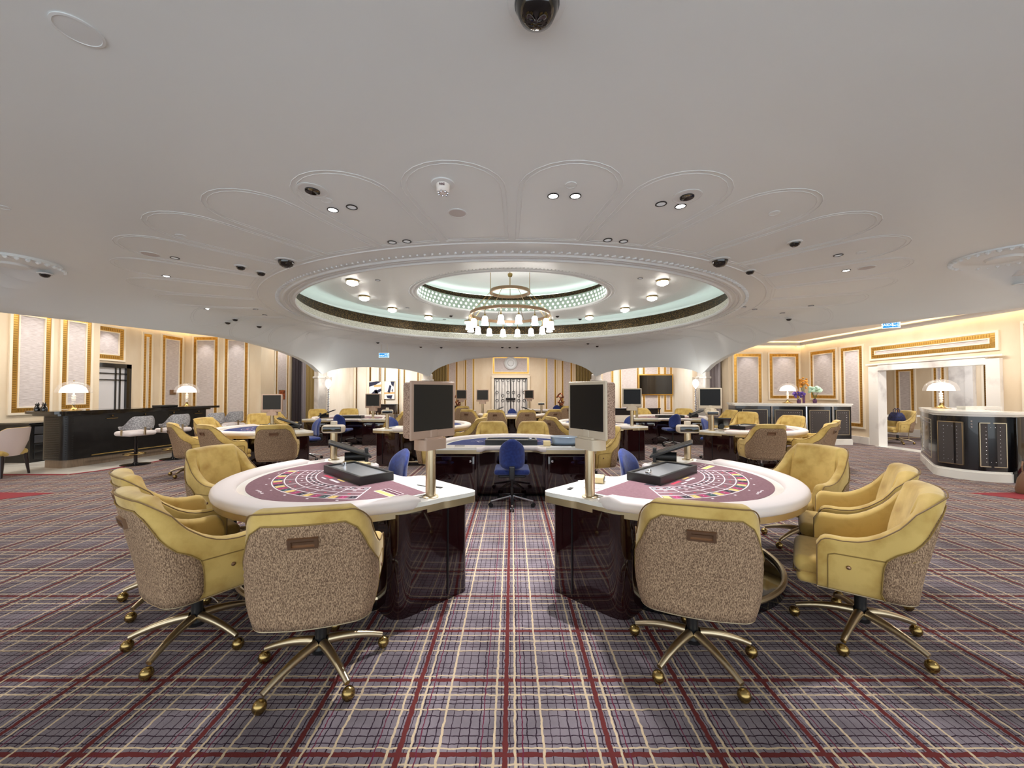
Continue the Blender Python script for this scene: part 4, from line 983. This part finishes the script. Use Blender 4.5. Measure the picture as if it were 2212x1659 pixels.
D1_, D2_ = make_dome(.105), make_dome(.062)
for (px, py, l) in [(1160, 4, 'large black dome camera at the very top of the picture'), (618, 563, 'large black dome camera left of the ceiling opening'), (1555, 562, 'large black dome camera right of the ceiling opening')]: vput(D1_, px, py, l, 'camera')
for (px, py, l) in [(520, 575, 'small black dome camera, left of a close pair'), (564, 588, 'small black dome camera, right of a close pair'), (97, 591, 'small black dome camera below the left rosette'), (1717, 523, 'small black dome camera, highest on the right flank'),
                    (1620, 585, 'small black dome camera right of the ceiling opening'), (492, 696, 'black dome camera low on the left vault edge'), (1704, 688, 'black dome camera low on the right vault edge')]: vput(D2_, px, py, l, 'camera')
for (px, py, l) in [(508, 689, 'tiny dome camera beside the low left one on the vault'), (560, 704, 'tiny dome camera right of the low left pair on the vault'), (1085, 761, 'left of three tiny dome cameras over the wide back arch'), (1101, 761, 'middle of three tiny dome cameras over the wide back arch'), (1117, 761, 'right of three tiny dome cameras over the wide back arch'), (1270, 741, 'upper of two tiny dome cameras right of the chandelier'), (1290, 747, 'lower of two tiny dome cameras right of the chandelier'), (953, 758, 'tiny dome camera at the left shoulder of the wide back arch'), (909, 753, 'tiny dome camera right of the small exit sign'), (816, 739, 'tiny dome camera above the small exit sign')]: vput(D2_, px, py, l, 'camera', 'small dome cameras at the back of the vault')
for (px, py, l) in [(974, 681, 'tiny dome camera left of the chandelier on the raised ceiling'), (1204, 682, 'tiny dome camera just right of the chandelier on the raised ceiling'), (1253, 688, 'rightmost tiny dome camera on the raised ceiling')]: vput(D2_, px, py, l, 'camera', 'dome cameras of the raised ceiling', z=3.96)
for (px, py, l) in [(1772, 711, 'right dome camera on the flat right wing ceiling'), (1715, 717, 'left dome camera on the flat right wing ceiling')]: vput(D2_, px, py, l, 'camera', 'dome cameras of the right wing', z=3.25)
def disc(px, py, r, m, nm, l, cat, g=None, hole=False):
    p = on_vault(px, py); e = empty(nm, (p.x, p.y, p.z)); tag(e, l, cat, g)
    MB().lathe([(r, .004), (r * 1.02, -.006), (r * .9, -.008), (r * .88, -.004)], 32).build('rim', 'plaster_trim', e)
    MB().lathe([(r * .9, -.005), (.0001, -.007)], 32).build('cover', m, e)
    if hole: MB().lathe([(r * .5, -.004), (r * .48, -.016), (r * .3, -.014), (.0001, -.009)], 28).build('lens_ring', 'dark_dome', e)
disc(675, 411, .135, 'plaster_trim', 'ceiling_speaker', 'round ceiling fitting with black eye, left of centre', 'speaker', None, True)
disc(1484, 424, .135, 'plaster_trim', 'ceiling_speaker', 'round ceiling fitting with black eye, right of centre', 'speaker', None, True)
disc(988, 460, .10, 'speaker_mesh', 'ceiling_speaker', 'flat grey round speaker near the fire beacon', 'speaker'); disc(325, 549, .11, 'speaker_mesh', 'ceiling_speaker', 'flat grey round speaker on the left vault flank', 'speaker')
disc(1872, 578, .11, 'speaker_mesh', 'ceiling_speaker', 'flat grey round speaker on the right vault flank', 'speaker'); disc(168, 65, .10, 'plaster_trim', 'cover_plate', 'round white cover plate at the upper left', 'cover plate')
for (px, py, l) in [(705, 432, 'small white sprinkler cover by the left black-eyed fitting'), (1233, 399, 'small white sprinkler cover above two bright downlights'), (390, 509, 'small white sprinkler cover above the left grey speaker'), (1672, 460, 'small white sprinkler cover, high on the right flank'), (312, 592, 'small white sprinkler cover below the left grey speaker'), (1860, 545, 'small white sprinkler cover above the right grey speaker'), (6, 447, 'small white sprinkler cover at the left picture edge'), (2198, 592, 'small white sprinkler cover below the right rosette')]: disc(px, py, .055, 'plaster', 'cover_plate', l, 'cover plate', 'sprinkler covers')
for (px, py, l) in [(745, 748, 'leftmost pale round diffuser low at the back of the vault'), (925, 757, 'pale round diffuser above the left monitor'), (1275, 757, 'pale round diffuser above the right monitor'), (1457, 744, 'rightmost pale round diffuser low at the back of the vault')]: disc(px, py, .24, 'plaster_trim', 'air_diffuser', l, 'vent', 'round diffusers at the back of the vault')
p = on_vault(957, 396); e = empty('fire_beacon', tuple(p)); tag(e, 'white fire alarm beacon with red FIRE lettering on the vault', 'alarm')
MB().lathe([(.105, .003), (.105, -.012), (.07, -.016)], 28).build('base_plate', 'plaster_trim', e); MB().lathe([(.062, -.01), (.058, -.07), (.045, -.085), (.0001, -.09)], 24).build('beacon_body', 'shade_white', e)
mb = MB()
for k in range(7): a = 2 * pi * k / 7; mb.rbox(-.011, .011, -.011, .011, -.011, .011, .01, Matrix.Translation((.042 * cos(a), .042 * sin(a), -.092)), n=2)
mb.build('flasher', 'chrome', e)
def text_mesh(s, size, m, parent, loc, rot, name='lettering', ext=.002):
    cu = bpy.data.curves.new('t', 'FONT'); cu.body = s; cu.size = size; cu.extrude = ext; cu.align_x = 'CENTER'; cu.align_y = 'CENTER'
    to = bpy.data.objects.new('t', cu); COL.objects.link(to); dg = bpy.context.evaluated_depsgraph_get(); dg.update()
    me = bpy.data.meshes.new_from_object(to.evaluated_get(dg)); bpy.data.objects.remove(to); me.materials.clear(); me.materials.append(MATS[m])
    o = bpy.data.objects.new(name, me); COL.objects.link(o); o.parent = parent; o.location = loc; o.rotation_euler = rot; return o
text_mesh('FIRE', .028, 'mark_maroon', e, (0, -.064, -.04), (pi / 2, 0, 0))
def exit_sign(loc, rz, w, h, l, drop):
    e = empty('exit_sign', loc, rz); tag(e, l, 'sign')
    MB().rbox(-w / 2, w / 2, -.012, .012, -h / 2, h / 2, .006).build('panel', 'sign_blue', e)
    mb = MB(); b = h * .05
    for q in ((-w / 2, w / 2, -h / 2, -h / 2 + b), (-w / 2, w / 2, h / 2 - b, h / 2), (-w / 2, -w / 2 + b, -h / 2, h / 2), (w / 2 - b, w / 2, -h / 2, h / 2)): mb.box(q[0], q[1], -.016, -.012, q[2], q[3])
    mb.build('border', 'sign_white', e)
    text_mesh('SAÍDA', h * .40, 'sign_white', e, (-w * .2, -.014, -h * .12), (pi / 2, 0, 0)); text_mesh('出口', h * .34, 'sign_white', e, (w * .2, -.014, h * .15), (pi / 2, 0, 0)); text_mesh('EXIT', h * .24, 'sign_white', e, (w * .2, -.014, -h * .22), (pi / 2, 0, 0))
    mb = MB(); x0 = w * .36
    for q in ((x0, x0 + w * .1, -h * .34, -h * .30), (x0, x0 + w * .1, h * .3, h * .34), (x0, x0 + .006, -h * .3, h * .3), (x0 + w * .1 - .006, x0 + w * .1, -h * .3, h * .3)): mb.box(q[0], q[1], -.016, -.012, q[2], q[3])
    mb.build('door_symbol', 'sign_white', e)
    mb = MB(); mb.box(-w * .3, -w * .3 + .008, -.004, .004, h / 2, h / 2 + drop); mb.box(w * .3, w * .3 + .008, -.004, .004, h / 2, h / 2 + drop); mb.build('hanger', 'champagne', e)
exit_sign((-4.33, 13.0, 2.73), 0, .34, .15, 'small blue lit exit sign hanging over the back left tables', .30)
exit_sign((8.5, 8.6, 3.02), -.55, .30, .19, 'blue lit exit sign hanging over the right wing', .12)
# ------------------------------------------------------------------ table lamps and column lamps
def make_lamp():
    e = empty('table_lamp')
    MB().lathe([(.14, 0), (.14, .008), (.07, .03), (.035, .06), (.02, .11), (.0001, .11)], 28).build('foot', 'brass', e)
    mb = MB(); pr = [(.013, .10)]
    for k in range(6): z = .13 + k * .034; pr += [(.013, z - .014), (.030, z - .008), (.030, z + .008), (.013, z + .014)]
    mb.lathe(pr + [(.012, .40)], 20); mb.build('beaded_stem', 'shade_white', e)
    MB().lathe([(.20, .355), (.197, .39), (.17, .46), (.11, .51), (.04, .53), (.0001, .532)], 32, cap=False).build('inner_shade', 'frost', e, smooth=80)
    MB().lathe([(.262, .355), (.258, .41), (.22, .50), (.15, .56), (.06, .59), (.0001, .595)], 32, cap=False).build('outer_shade', 'lamp_glass', e, smooth=80)
    MB().lathe([(.012, .59), (.014, .60), (.0001, .612)], 12).build('finial', 'brass', e); return e
LP = make_lamp()
for x, y, z, l in [(-8.86, 7.78, 1.12, 'white dome lamp on the near end of the black bar'), (-8.32, 9.85, 1.12, 'smaller-looking white dome lamp on the far end of the black bar'), (8.2, 11.45, 1.16, 'white dome lamp beside flowers on the far reception counter'), (8.75, 7.85, 1.16, 'white dome lamp on the near right reception counter')]:
    o = put(LP, (x, y, z), 0, l, 'lamp'); point(x, y, z + .30, 2.5, .1, WARM)
def make_flamp():
    e = empty('column_lamp')
    MB().lathe([(.16, 0), (.16, .03), (.04, .05), (.03, .12)], 24).build('foot', 'brass', e)
    mb = MB(); pr = []
    for k in range(24): z = .14 + k * .062; pr += [(.014, z), (.042, z + .02), (.042, z + .036), (.014, z + .056)]
    mb.lathe(pr, 14); mb.build('twisted_stem', 'chrome', e)
    MB().lathe([(.05, 1.64), (.09, 1.70), (.115, 1.85), (.12, 2.02), (.11, 2.02), (.085, 1.72), (.0001, 1.66)], 24, cap=False).build('glass_cup', 'lamp_glass', e)
    MB().lathe([(.03, 1.66), (.065, 1.72), (.075, 1.85), (.05, 1.93), (.0001, 1.95)], 20, cap=False).build('light_bulb', 'bell_glass', e); return e
FLP = make_flamp()
for s_, l in ((-1, 'tall beaded column lamp at the back left pillar'), (1, 'tall beaded column lamp at the back right pillar')):
    put(FLP, (s_ * 6.58, 13.78, 0), 0, l, 'lamp'); point(s_ * 6.55, 13.7, 2.12, 6, .1)
# ------------------------------------------------------------------ bar, stools, side cabinet
d = Vector((-8.16 + 8.69, 10.3 - 7.48)); L_ = d.length; rb = atan2(d.y, d.x)
e = empty('bar_counter', (-8.69, 7.48, 0), rb); tag(e, 'long black bar counter with pale plinth and dark stone top, left wing', 'bar')
pf = rounded([(0, 0), (L_, 0), (L_, .62), (0, .62)], [.14, .05, .05, .14], 8)
MB().prism(pf, .16, 1.06).build('counter_body', 'bar_black', e)
MB().prism([(lerp(L_ / 2, x, .985), lerp(.31, y, .93)) for x, y in pf], 0, .16).build('plinth', 'plinth', e)
mb = MB(); mb.prism(rounded([(-.22, -.16), (L_ + .25, -.16), (L_ + .25, .72), (-.22, .72)], [.16, .06, .06, .16], 8), 1.07, 1.125); mb.prism(rounded([(-.12, -.06), (L_ + .1, -.06), (L_ + .1, .68), (-.12, .68)], .1, 6), 1.03, 1.07); mb.build('countertop', 'bar_stone', e)
mb = MB()
for k in range(24): z = .19 + k * .035; mb.tube([(L_ * .0 + .14, -.003, z), (.04, .03, z), (-.002, .14, z), (-.002, .48, z)], .006, 5)
mb.build('ribbing', 'bar_black', e)
for k in range(4): mb = MB(); x = .75 + k * .62; mb.tube([(x, 0, .98), (x, -.05, .98), (x, -.06, 1.01)], .01, 6); mb.box(x - .1, x + .1, -.04, 0, .93, .94); mb.build('bag_hook', 'brass', e)
MB().tube([(.35, -.12, .22), (L_, -.12, .22)], .014, 8).build('foot_rail', 'brass', e)
def make_stool():
    e = empty('bar_stool')
    MB().lathe([(.24, 0), (.24, .012), (.05, .03), (.035, .05)], 32).build('base_disc', 'black_gloss', e)
    MB().lathe([(.03, .03), (.03, .62)], 16).build('column', 'black_gloss', e)
    mb = MB(); mb.tube([(.17 * cos(2 * pi * k / 28), .17 * sin(2 * pi * k / 28) + .03, .22) for k in range(28)], .012, 8, closed=True); mb.tube([(-.17, .03, .22), (.17, .03, .22)], .009, 6); mb.build('foot_ring', 'brass', e)
    mb = MB(); mb.rbox(-.25, .25, -.22, .24, .60, .70, .06); mb.build('seat', 'stool_seat', e, smooth=60)
    rows = []
    for k in range(33):
        s = -1 + k / 16; a = -pi / 2 + s * 1.55; h = lerp(1.0, .80, sm((abs(s) - .35) / .5)); x, y = cos(a), sin(a)
        rows.append([(x * r * 1.08, y * r + .02, z) for r, z in ((.235, .735), (.26, .735), (.275, h - .01), (.265, h), (.245, h), (.235, h - .01))])
    mb = MB(); mb.grid(rows, cv=True); mb.add(rows[0], [tuple(range(6))]); mb.add(rows[-1], [tuple(range(6))]); mb.build('wrap_back', 'stool_fabric', e, smooth=50)
    mb = MB(); mb.box(-.012, .012, -.27, -.24, .62, .78); mb.box(-.265, -.245, -.03, .0, .62, .78); mb.box(.245, .265, -.03, .0, .62, .78); mb.build('back_support', 'champagne', e); return e
STL = make_stool()
for i, (x, y) in enumerate([(-7.74, 7.94), (-7.56, 8.62), (-7.2, 9.2), (-7.2, 9.85)]):
    put(STL, (x, y, 0), face(-.95, .25), ['bar stool nearest the viewer, grey patterned wrap back, pale seat', 'second bar stool from the viewer, grey patterned wrap back', 'third bar stool, mostly hidden by a gold chair', 'farthest bar stool along the black bar'][i], 'stool', 'bar stools')
e = empty('side_cabinet', (-10.42, 8.85, 0)); tag(e, 'low black cabinet with two grey drawer fronts behind the bar', 'cabinet')
MB().box(-.36, .30, -.75, .75, 0, .80).build('cabinet_body', 'bar_black', e); MB().rbox(-.37, .33, -.8, .78, .80, .84, .008).build('cabinet_top', 'bar_stone', e)
for z0, z1 in ((.60, .76), (.41, .57)): MB().rbox(.29, .315, -.68, .7, z0, z1, .008).build('drawer', 'drawer_grey', e)
for z in (.30, .14):
    f = MB().rbox(.29, .312, -.68, .7, z - .07, z + .08, .006).build('drawer', 'bar_black', e); MB().rbox(.31, .33, -.02, .02, z + .0, z + .02, .006).build('knob', 'chrome', f)
e = empty('dining_chair', (-9.05, 6.85, 0), face(-1, -.15)); tag(e, 'white and yellow upholstered dining chair with dark legs at the left edge', 'chair')
rows = []
for k in range(29):
    s = -1 + k / 14; a = -pi / 2 + s * 1.75; h = lerp(.86, .62, sm((abs(s) - .3) / .7)); x, y = cos(a), sin(a)
    rows.append([(x * .20, y * .2 - .0, .36), (x * .235, y * .23, .42), (x * .30, y * .29, .62), (x * .32, y * .32, h), (x * .29, y * .29, h + .005), (x * .25, y * .25, .60), (x * .2, y * .2, .45)])
mb = MB(); mb.grid([r[:4] for r in rows]); mb.build('outer_shell', 'leather_white', e, smooth=60)
mb = MB(); mb.grid([r[3:] for r in rows]); mb.build('inner_back', 'velvet', e, smooth=60)
MB().rbox(-.24, .24, -.2, .26, .36, .47, .05).build('seat', 'velvet', e, smooth=60)
for sx in (-1, 1):
    for sy in (-1, 1): MB().tube([(sx * .19, sy * .17, .38), (sx * .22, sy * .21, .0)], [.03, .016], 8).build('leg', 'wood_dark', e)
e = empty('figurine', (-9.0, 7.35, 1.126)); tag(e, 'pair of small black cat-like figurines on the near end of the bar', 'figurine')
for i, x in enumerate((-.06, .07)):
    mb = MB(); mb.lathe([(.045, 0), (.05, .04), (.035, .09), (.02, .11)], 14, cx=x, cy=0); mb.rbox(x - .03, x + .03, -.03, .03, .10, .15, .028)
    mb.tube([(x - .02, 0, .14), (x - .025, 0, .175)], [.012, .002], 6); mb.tube([(x + .02, 0, .14), (x + .025, 0, .175)], [.012, .002], 6); mb.build('cat_figure', 'bronze' if False else 'black_gloss', e)
o = MB().rbox(-.2, .2, -.13, .13, 0, .05, .01).build('black_box', 'black_plastic', loc=(-8.42, 9.35, 1.126), rz=rb); tag(o, 'flat black box on the far half of the bar', 'box')
o = MB().rbox(-.11, .11, -.01, .01, -.08, .08, .003).build('wall_plaque', 'bronze', loc=(-11.37, 12.9, 1.48), rz=pi / 2); tag(o, 'small bronze plaque on a wall panel of the left wing', 'plaque')
# ------------------------------------------------------------------ reception counters with lamps and flowers
def counter(front, back, loc, l):
    e = empty('reception_counter', loc); tag(e, l, 'counter')
    poly = front + back
    MB().prism(poly, .16, 1.08).build('counter_body', 'desk_black', e)
    C = Vector((sum(p[0] for p in poly) / len(poly), sum(p[1] for p in poly) / len(poly)))
    gr = lambda k: [tuple(C + (Vector(p) - C) + (Vector(p) - C).normalized() * k) for p in poly]
    mb = MB(); mb.prism(gr(.03), 0, .14); mb.prism(gr(.015), .14, .17); mb.build('marble_base', 'marble', e)
    mb = MB(); mb.prism(gr(.05), 1.12, 1.16); mb.prism(gr(.02), 1.08, 1.12); mb.build('marble_top', 'marble', e)
    return e
def front_panel(e, a, b, z0, z1, nst=9):
    A = Vector((*a, 0)); B = Vector((*b, 0)); w = (B - A).length; ang = atan2(B.y - A.y, B.x - A.x)
    M = Matrix.Translation(A) @ Matrix.Rotation(ang, 4, 'Z')
    fr = MB(); fr.box(0, w, -.02, .01, z0, z0 + .012, M); fr.box(0, w, -.02, .01, z1 - .012, z1, M); fr.box(0, .012, -.02, .01, z0, z1, M); fr.box(w - .012, w, -.02, .01, z0, z1, M)
    p = MB().box(.012, w - .012, -.014, .01, z0 + .012, z1 - .012, M).build('front_panel', 'desk_leather', e); fr.build('panel_frame', 'champagne', p)
    mb = MB(); i = .08
    def s(x, z): mb.rbox(-.008, .008, -.008, .008, -.008, .008, .007, M @ Matrix.Translation((x, -.016, z)), n=1)
    n = int((z1 - z0 - 2 * i) / .06)
    for k in range(n + 1):
        z = lerp(z0 + i, z1 - i, k / n); s(i, z); s(w - i, z)
    n = max(2, int((w - 2 * i) / .05))
    for k in range(1, n): s(lerp(i, w - i, k / n), z0 + i); s(lerp(i, w - i, k / n), z1 - i)
    mb.build('studs', 'stud', p)
fr = [(6.7, 11.55), (7.5, 11.15), (8.3, 10.95), (9.0, 10.87), (9.57, 10.87)]
e = counter(fr, [(9.6, 11.5), (6.8, 12.1)], (0, 0, 0), 'curved black and white marble reception counter with flowers, right wing')
for a, b in (((6.85, 11.46), (7.42, 11.18)), ((7.58, 11.12), (8.26, 10.95)), ((8.42, 10.92), (8.95, 10.865)), ((9.12, 10.86), (9.5, 10.86))): front_panel(e, a, b, .28, .98)
mb = MB()
for x, y in ((7.5, 11.13), (8.34, 10.92), (9.03, 10.85)): mb.box(x - .02, x + .02, y - .015, y + .01, .17, 1.08)
mb.build('divider', 'chrome', e)
fr = [(8.95, 8.45), (7.72, 7.05)] + [(7.72 + q[0], q[1]) for q in [(-.06, 6.9), (-.02, 6.7), (.1, 6.53), (.27, 6.42), (.48, 6.37)]]
e = counter(fr, [(8.62, 6.45), (8.62, 7.0), (9.55, 8.0)], (0, 0, 0), 'near right reception counter, curved black front with studded panels, white marble base')
front_panel(e, (7.655, 6.93), (7.74, 6.61), .24, .98); front_panel(e, (7.86, 6.495), (8.17, 6.375), .24, .98); front_panel(e, (8.75, 8.2), (7.95, 7.29), .24, .98)
MB().rbox(8.25, 8.32, 6.30, 6.5, 0, 1.08, .01).build('end_panel', 'black_gloss', e); MB().box(8.6, 9.3, 7.3, 7.45, 1.16, 1.22).build('marble_ledge', 'marble', e)
mb = MB()
for z in (.9, .95, 1.0): mb.rbox(-.012, .012, -.012, .012, -.012, .012, .01, Matrix.Translation((7.79, 6.535, z)), n=2)
mb.build('button_studs', 'stud', e)
def flower(x, y, z, l, kind):
    e = empty('flower_vase', (x, y, z)); tag(e, l, 'flowers')
    MB().lathe([(.045, 0), (.055, .03), (.05, .10), (.03, .13)] if kind != 'orange' else [(.03, 0), (.035, .2), (.02, .30)], 18).build('vase', 'vase_glass', e)
    mb = MB(); random.seed(len(l)); fl = MB()
    H = {'purple': .20, 'green': .34, 'orange': .42}[kind]
    for k in range({'purple': 26, 'green': 30, 'orange': 34}[kind]):
        a = random.random() * 2 * pi; q = random.random(); rr = {'purple': .17, 'green': .15, 'orange': .13}[kind] * sqrt(q)
        zz = H + random.uniform(-.03, .10) + (.28 * random.random() if kind == 'orange' else .05 * (1 - q)); px, py = rr * cos(a), rr * sin(a)
        if k % 4 == 0: mb.tube([(0, 0, .08), (px * .4, py * .4, H * .7), (px, py, zz)], .004, 5)
        s = {'purple': .035, 'green': .045, 'orange': .03}[kind]
        fl.rbox(-s, s, -s, s, -s * .7, s * .7, s * .7, Matrix.Translation((px, py, zz)) @ Matrix.Rotation(a, 4, 'Z') @ Matrix.Rotation(q * 2, 4, 'X'), n=2)
    mb.build('stems', 'leaf', e); o = fl.build('blossoms', 'petal_' + kind, e); o['kind'] = 'stuff'
flower(8.42, 11.3, 1.16, 'low vase of purple flowers on the far reception counter', 'purple'); flower(8.68, 11.45, 1.16, 'tall vase of orange blossom branches on the far counter', 'orange'); flower(8.93, 11.35, 1.16, 'vase of pale green hydrangeas on the far counter', 'green')
# writing table and bags beyond the opening, handbag at the right edge
e = empty('writing_table', (11.3, 11.9, 0)); tag(e, 'white-topped writing table with thin metal legs beyond the marble opening', 'table')
MB().rbox(-.7, 1.3, -.35, .35, .74, .78, .01).build('tabletop', 'marble', e)
for x in (-.65, 1.25):
    for y in (-.3, .3): MB().tube([(x, y, 0), (x, y, .74)], .014, 8).build('leg', 'champagne', e)
MB().tube([(-.65, -.3, .12), (1.25, -.3, .12)], .01, 6).build('stretcher', 'champagne', e)
def bag(x, y, z, rz, l, m, w=.36, h=.26, dd=.16):
    e = empty('handbag', (x, y, z), rz); tag(e, l, 'bag')
    rows = [[(sx * w / 2 * k + 0, sy * dd / 2 * k2, zz) for k, k2, zz in ((.9, 1, .0), (1, 1.05, h * .2), (.95, .8, h * .7), (.85, .35, h))] for sx, sy in oval(1, 1, 24, 3)]
    mb = MB(); mb.grid(rows, cu=True); mb.add([r[0] for r in rows], [tuple(range(24))]); mb.add([r[-1] for r in rows], [tuple(range(24))]); mb.build('bag_body', m, e, smooth=60)
    for s in (-1, 1): MB().tube([(-w * .22, s * .02, h * .9), (-w * .2, s * .03, h * 1.3), (0, s * .035, h * 1.5), (w * .2, s * .03, h * 1.3), (w * .22, s * .02, h * .9)], .009, 6).build('strap', m, e)
    MB().rbox(-.03, .03, -dd * .5, -dd * .42, h * .45, h * .6, .006).build('clasp', 'brass', e)
bag(7.62, 5.72, .008, .5, 'brown leather handbag standing on the floor at the right edge', 'bag_brown', .42, .30, .2)
bag(10.82, 11.75, .781, 0, 'black handbag on the writing table beyond the opening', 'bag_black'); bag(11.1, 11.12, .66, 1.4, 'navy patterned bag on the gold chair beyond the opening', 'bag_navy', .38, .24, .3)
# ------------------------------------------------------------------ curtains
def curtain(nm, a, b, z0, z1, m, folds, l, amp=.05, gather=0):
    A, B = Vector(a), Vector(b); d = (B - A); L = d.length; d.normalize(); n = Vector((-d.y, d.x)); rows = []
    for i in range(folds * 8 + 1):
        t = i / (folds * 8); row = []
        for k in range(15):
            w = k / 14; z = lerp(z1, z0, w); g = 1 - gather * sin(pi * min(1, w * 1.15)) if gather else 1
            p = A + d * (t * L * g) + n * (amp * sin(2 * pi * folds * t) * (1 - .3 * w)); row.append((p.x, p.y, z))
        rows.append(row)
    o = MB().grid(rows).build(nm, m, smooth=80); tag(o, l, 'curtain'); md = o.modifiers.new('thickness', 'SOLIDIFY'); md.thickness = .008
curtain('gold_curtain', (-8.25, 15.4), (-7.55, 15.2), .02, 3.4, 'curtain_gold', 5, 'gold draped curtain beside the back left pillar', .05, -.15)
curtain('grey_curtain', (-8.7, 15.7), (-8.2, 15.6), .02, 3.5, 'curtain_grey', 4, 'pale grey curtain left of the back left gold one'); curtain('dark_curtain', (-8.68, 15.2), (-8.55, 15.6), .02, 3.5, 'curtain_dark', 3, 'dark narrow curtain at the left wing corner', .03)
curtain('gold_curtain', (7.45, 15.2), (7.95, 15.4), .02, 3.4, 'curtain_gold', 5, 'gold draped curtain beside the back right pillar'); curtain('grey_curtain', (8.3 - .3, 15.0), (8.3 - .75, 14.2), .02, 3.4, 'curtain_grey', 4, 'pale grey curtain right of the back right gold one') if False else None
curtain('grey_curtain', (7.52, 14.9), (7.54, 13.9), .02, 3.4, 'curtain_grey', 5, 'pale grey curtain right of the back right gold one', .04)
curtain('gold_curtain', (-4.15, 19.0), (-3.2, 19.0), .02, 3.9, 'curtain_gold', 7, 'gold curtain left of the grille door hall', .06); curtain('gold_curtain', (3.15, 19.0), (4.15, 19.0), .02, 3.9, 'curtain_gold', 7, 'gold curtain right of the grille door hall', .06)
# ------------------------------------------------------------------ television, paintings, consoles, sculptures
e = empty('television', (7.06, 18.9, 1.84)); tag(e, 'wall television with gold frame in the back right alcove', 'television')
MB().rbox(-.86, .86, -.02, .05, -.52, .52, .02).build('frame', 'gold', e); MB().box(-.80, .80, -.035, -.02, -.46, .46).build('screen', 'black_gloss', e)
def painting(x, z, w, h, l, patches):
    e = empty('painting', (x, 18.95, z)); tag(e, l, 'painting')
    MB().rbox(-w / 2 - .02, w / 2 + .02, -.01, .04, -h / 2 - .02, h / 2 + .02, .008).build('frame', 'champagne', e)
    c = MB().box(-w / 2, w / 2, -.02, -.01, -h / 2, h / 2).build('canvas', 'paint_white', e)
    mb = MB()
    for (mi, pts) in patches: mb.cur = mi; mb.add([(px * w, -.0215, pz * h) for px, pz in pts], [tuple(range(len(pts)))])
    mb.build('brush_strokes', ['paint_blue', 'paint_ochre'], c, smooth=0)
painting(-6.73, 1.57, .6, .86, 'blue and ochre abstract painting, left of two', [(0, [(-.5, .2), (0, .3), (.5, .5), (.1, .5), (-.5, .45)]), (1, [(-.1, .18), (.5, .2), (.5, .34), (-.1, .3)]), (0, [(-.5, -.3), (-.1, -.05), (.5, .1), (.5, -.05), (.1, -.2), (-.4, -.45)]), (0, [(-.1, .0), (.1, .05), (.4, -.4), (.2, -.45)])])
painting(-6.03, 1.57, .5, .86, 'blue and ochre abstract painting, right of two', [(0, [(-.2, -.1), (.0, .3), (.2, .25), (.05, -.15)]), (0, [(.1, .5), (.5, .5), (.4, .2), (.2, .3)]), (1, [(-.5, -.22), (.5, -.2), (.5, -.1), (-.5, -.12)]), (0, [(-.3, -.3), (.3, -.28), (.2, -.5), (-.2, -.45)]), (0, [(.2, .0), (.35, .1), (.3, -.15)])])
def console(x, y, w, l, m='wood_dark', top='bar_stone', h=.9):
    e = empty('console_table', (x, y, 0)); tag(e, l, 'table')
    MB().rbox(-w / 2, w / 2, -.2, .2, h - .05, h, .01).build('tabletop', top, e); MB().box(-w / 2 + .1, w / 2 - .1, -.15, .15, .5, h - .05).build('drawer_case', m, e)
    for sx in (-1, 1):
        for sy in (-1, 1): MB().box(sx * (w / 2 - .05) - .02, sx * (w / 2 - .05) + .02, sy * .15 - .02, sy * .15 + .02, 0, h - .05).build('leg', m, e)
console(-6.1, 18.6, 1.1, 'dark console table under the abstract paintings'); console(5.2, 16.5, 2.2, 'long dark console table in the back right alcove', h=.8)
def sculpture(x, y, l):
    e = empty('sculpture', (x, y, 0)); tag(e, l, 'sculpture'); MB().rbox(-.2, .2, -.2, .2, 0, .72, .02).build('pedestal', 'wood_dark', e)
    pts = [(.16 * sin(2 * t) * (1 + .3 * cos(3 * t)), .14 * cos(3 * t), 1.06 + .26 * sin(t * 1.0) + .08 * sin(5 * t)) for t in [2 * pi * k / 60 for k in range(60)]]
    mb = MB(); mb.tube(pts, .04, 8, closed=True); mb.tube([(0, 0, .72), (.02, 0, .9)], .05, 8); mb.build('knotted_figure', 'copper', e, smooth=70)
sculpture(2.72, 21.5, 'shiny copper knotted sculpture right of the grille door'); sculpture(-3.0, 21.5, 'shiny copper knotted sculpture left of the grille door')
e = empty('painting', (-8.72, 14.6, 1.38), pi / 2); tag(e, 'small orange and brown picture at the corner of the left wing', 'painting'); MB().rbox(-.2, .2, 0, .05, -.19, .19, .005).build('frame', 'champagne', e); MB().box(-.18, .18, -.01, 0, -.17, .17).build('canvas', 'paint_orange', e)
o = MB().rbox(-.06, .06, 0, .05, -.05, .05, .008).build('fire_call_point', 'mark_red', loc=(-8.72, 14.6, .98), rz=pi / 2); tag(o, 'small red fire call point under the orange picture', 'alarm')
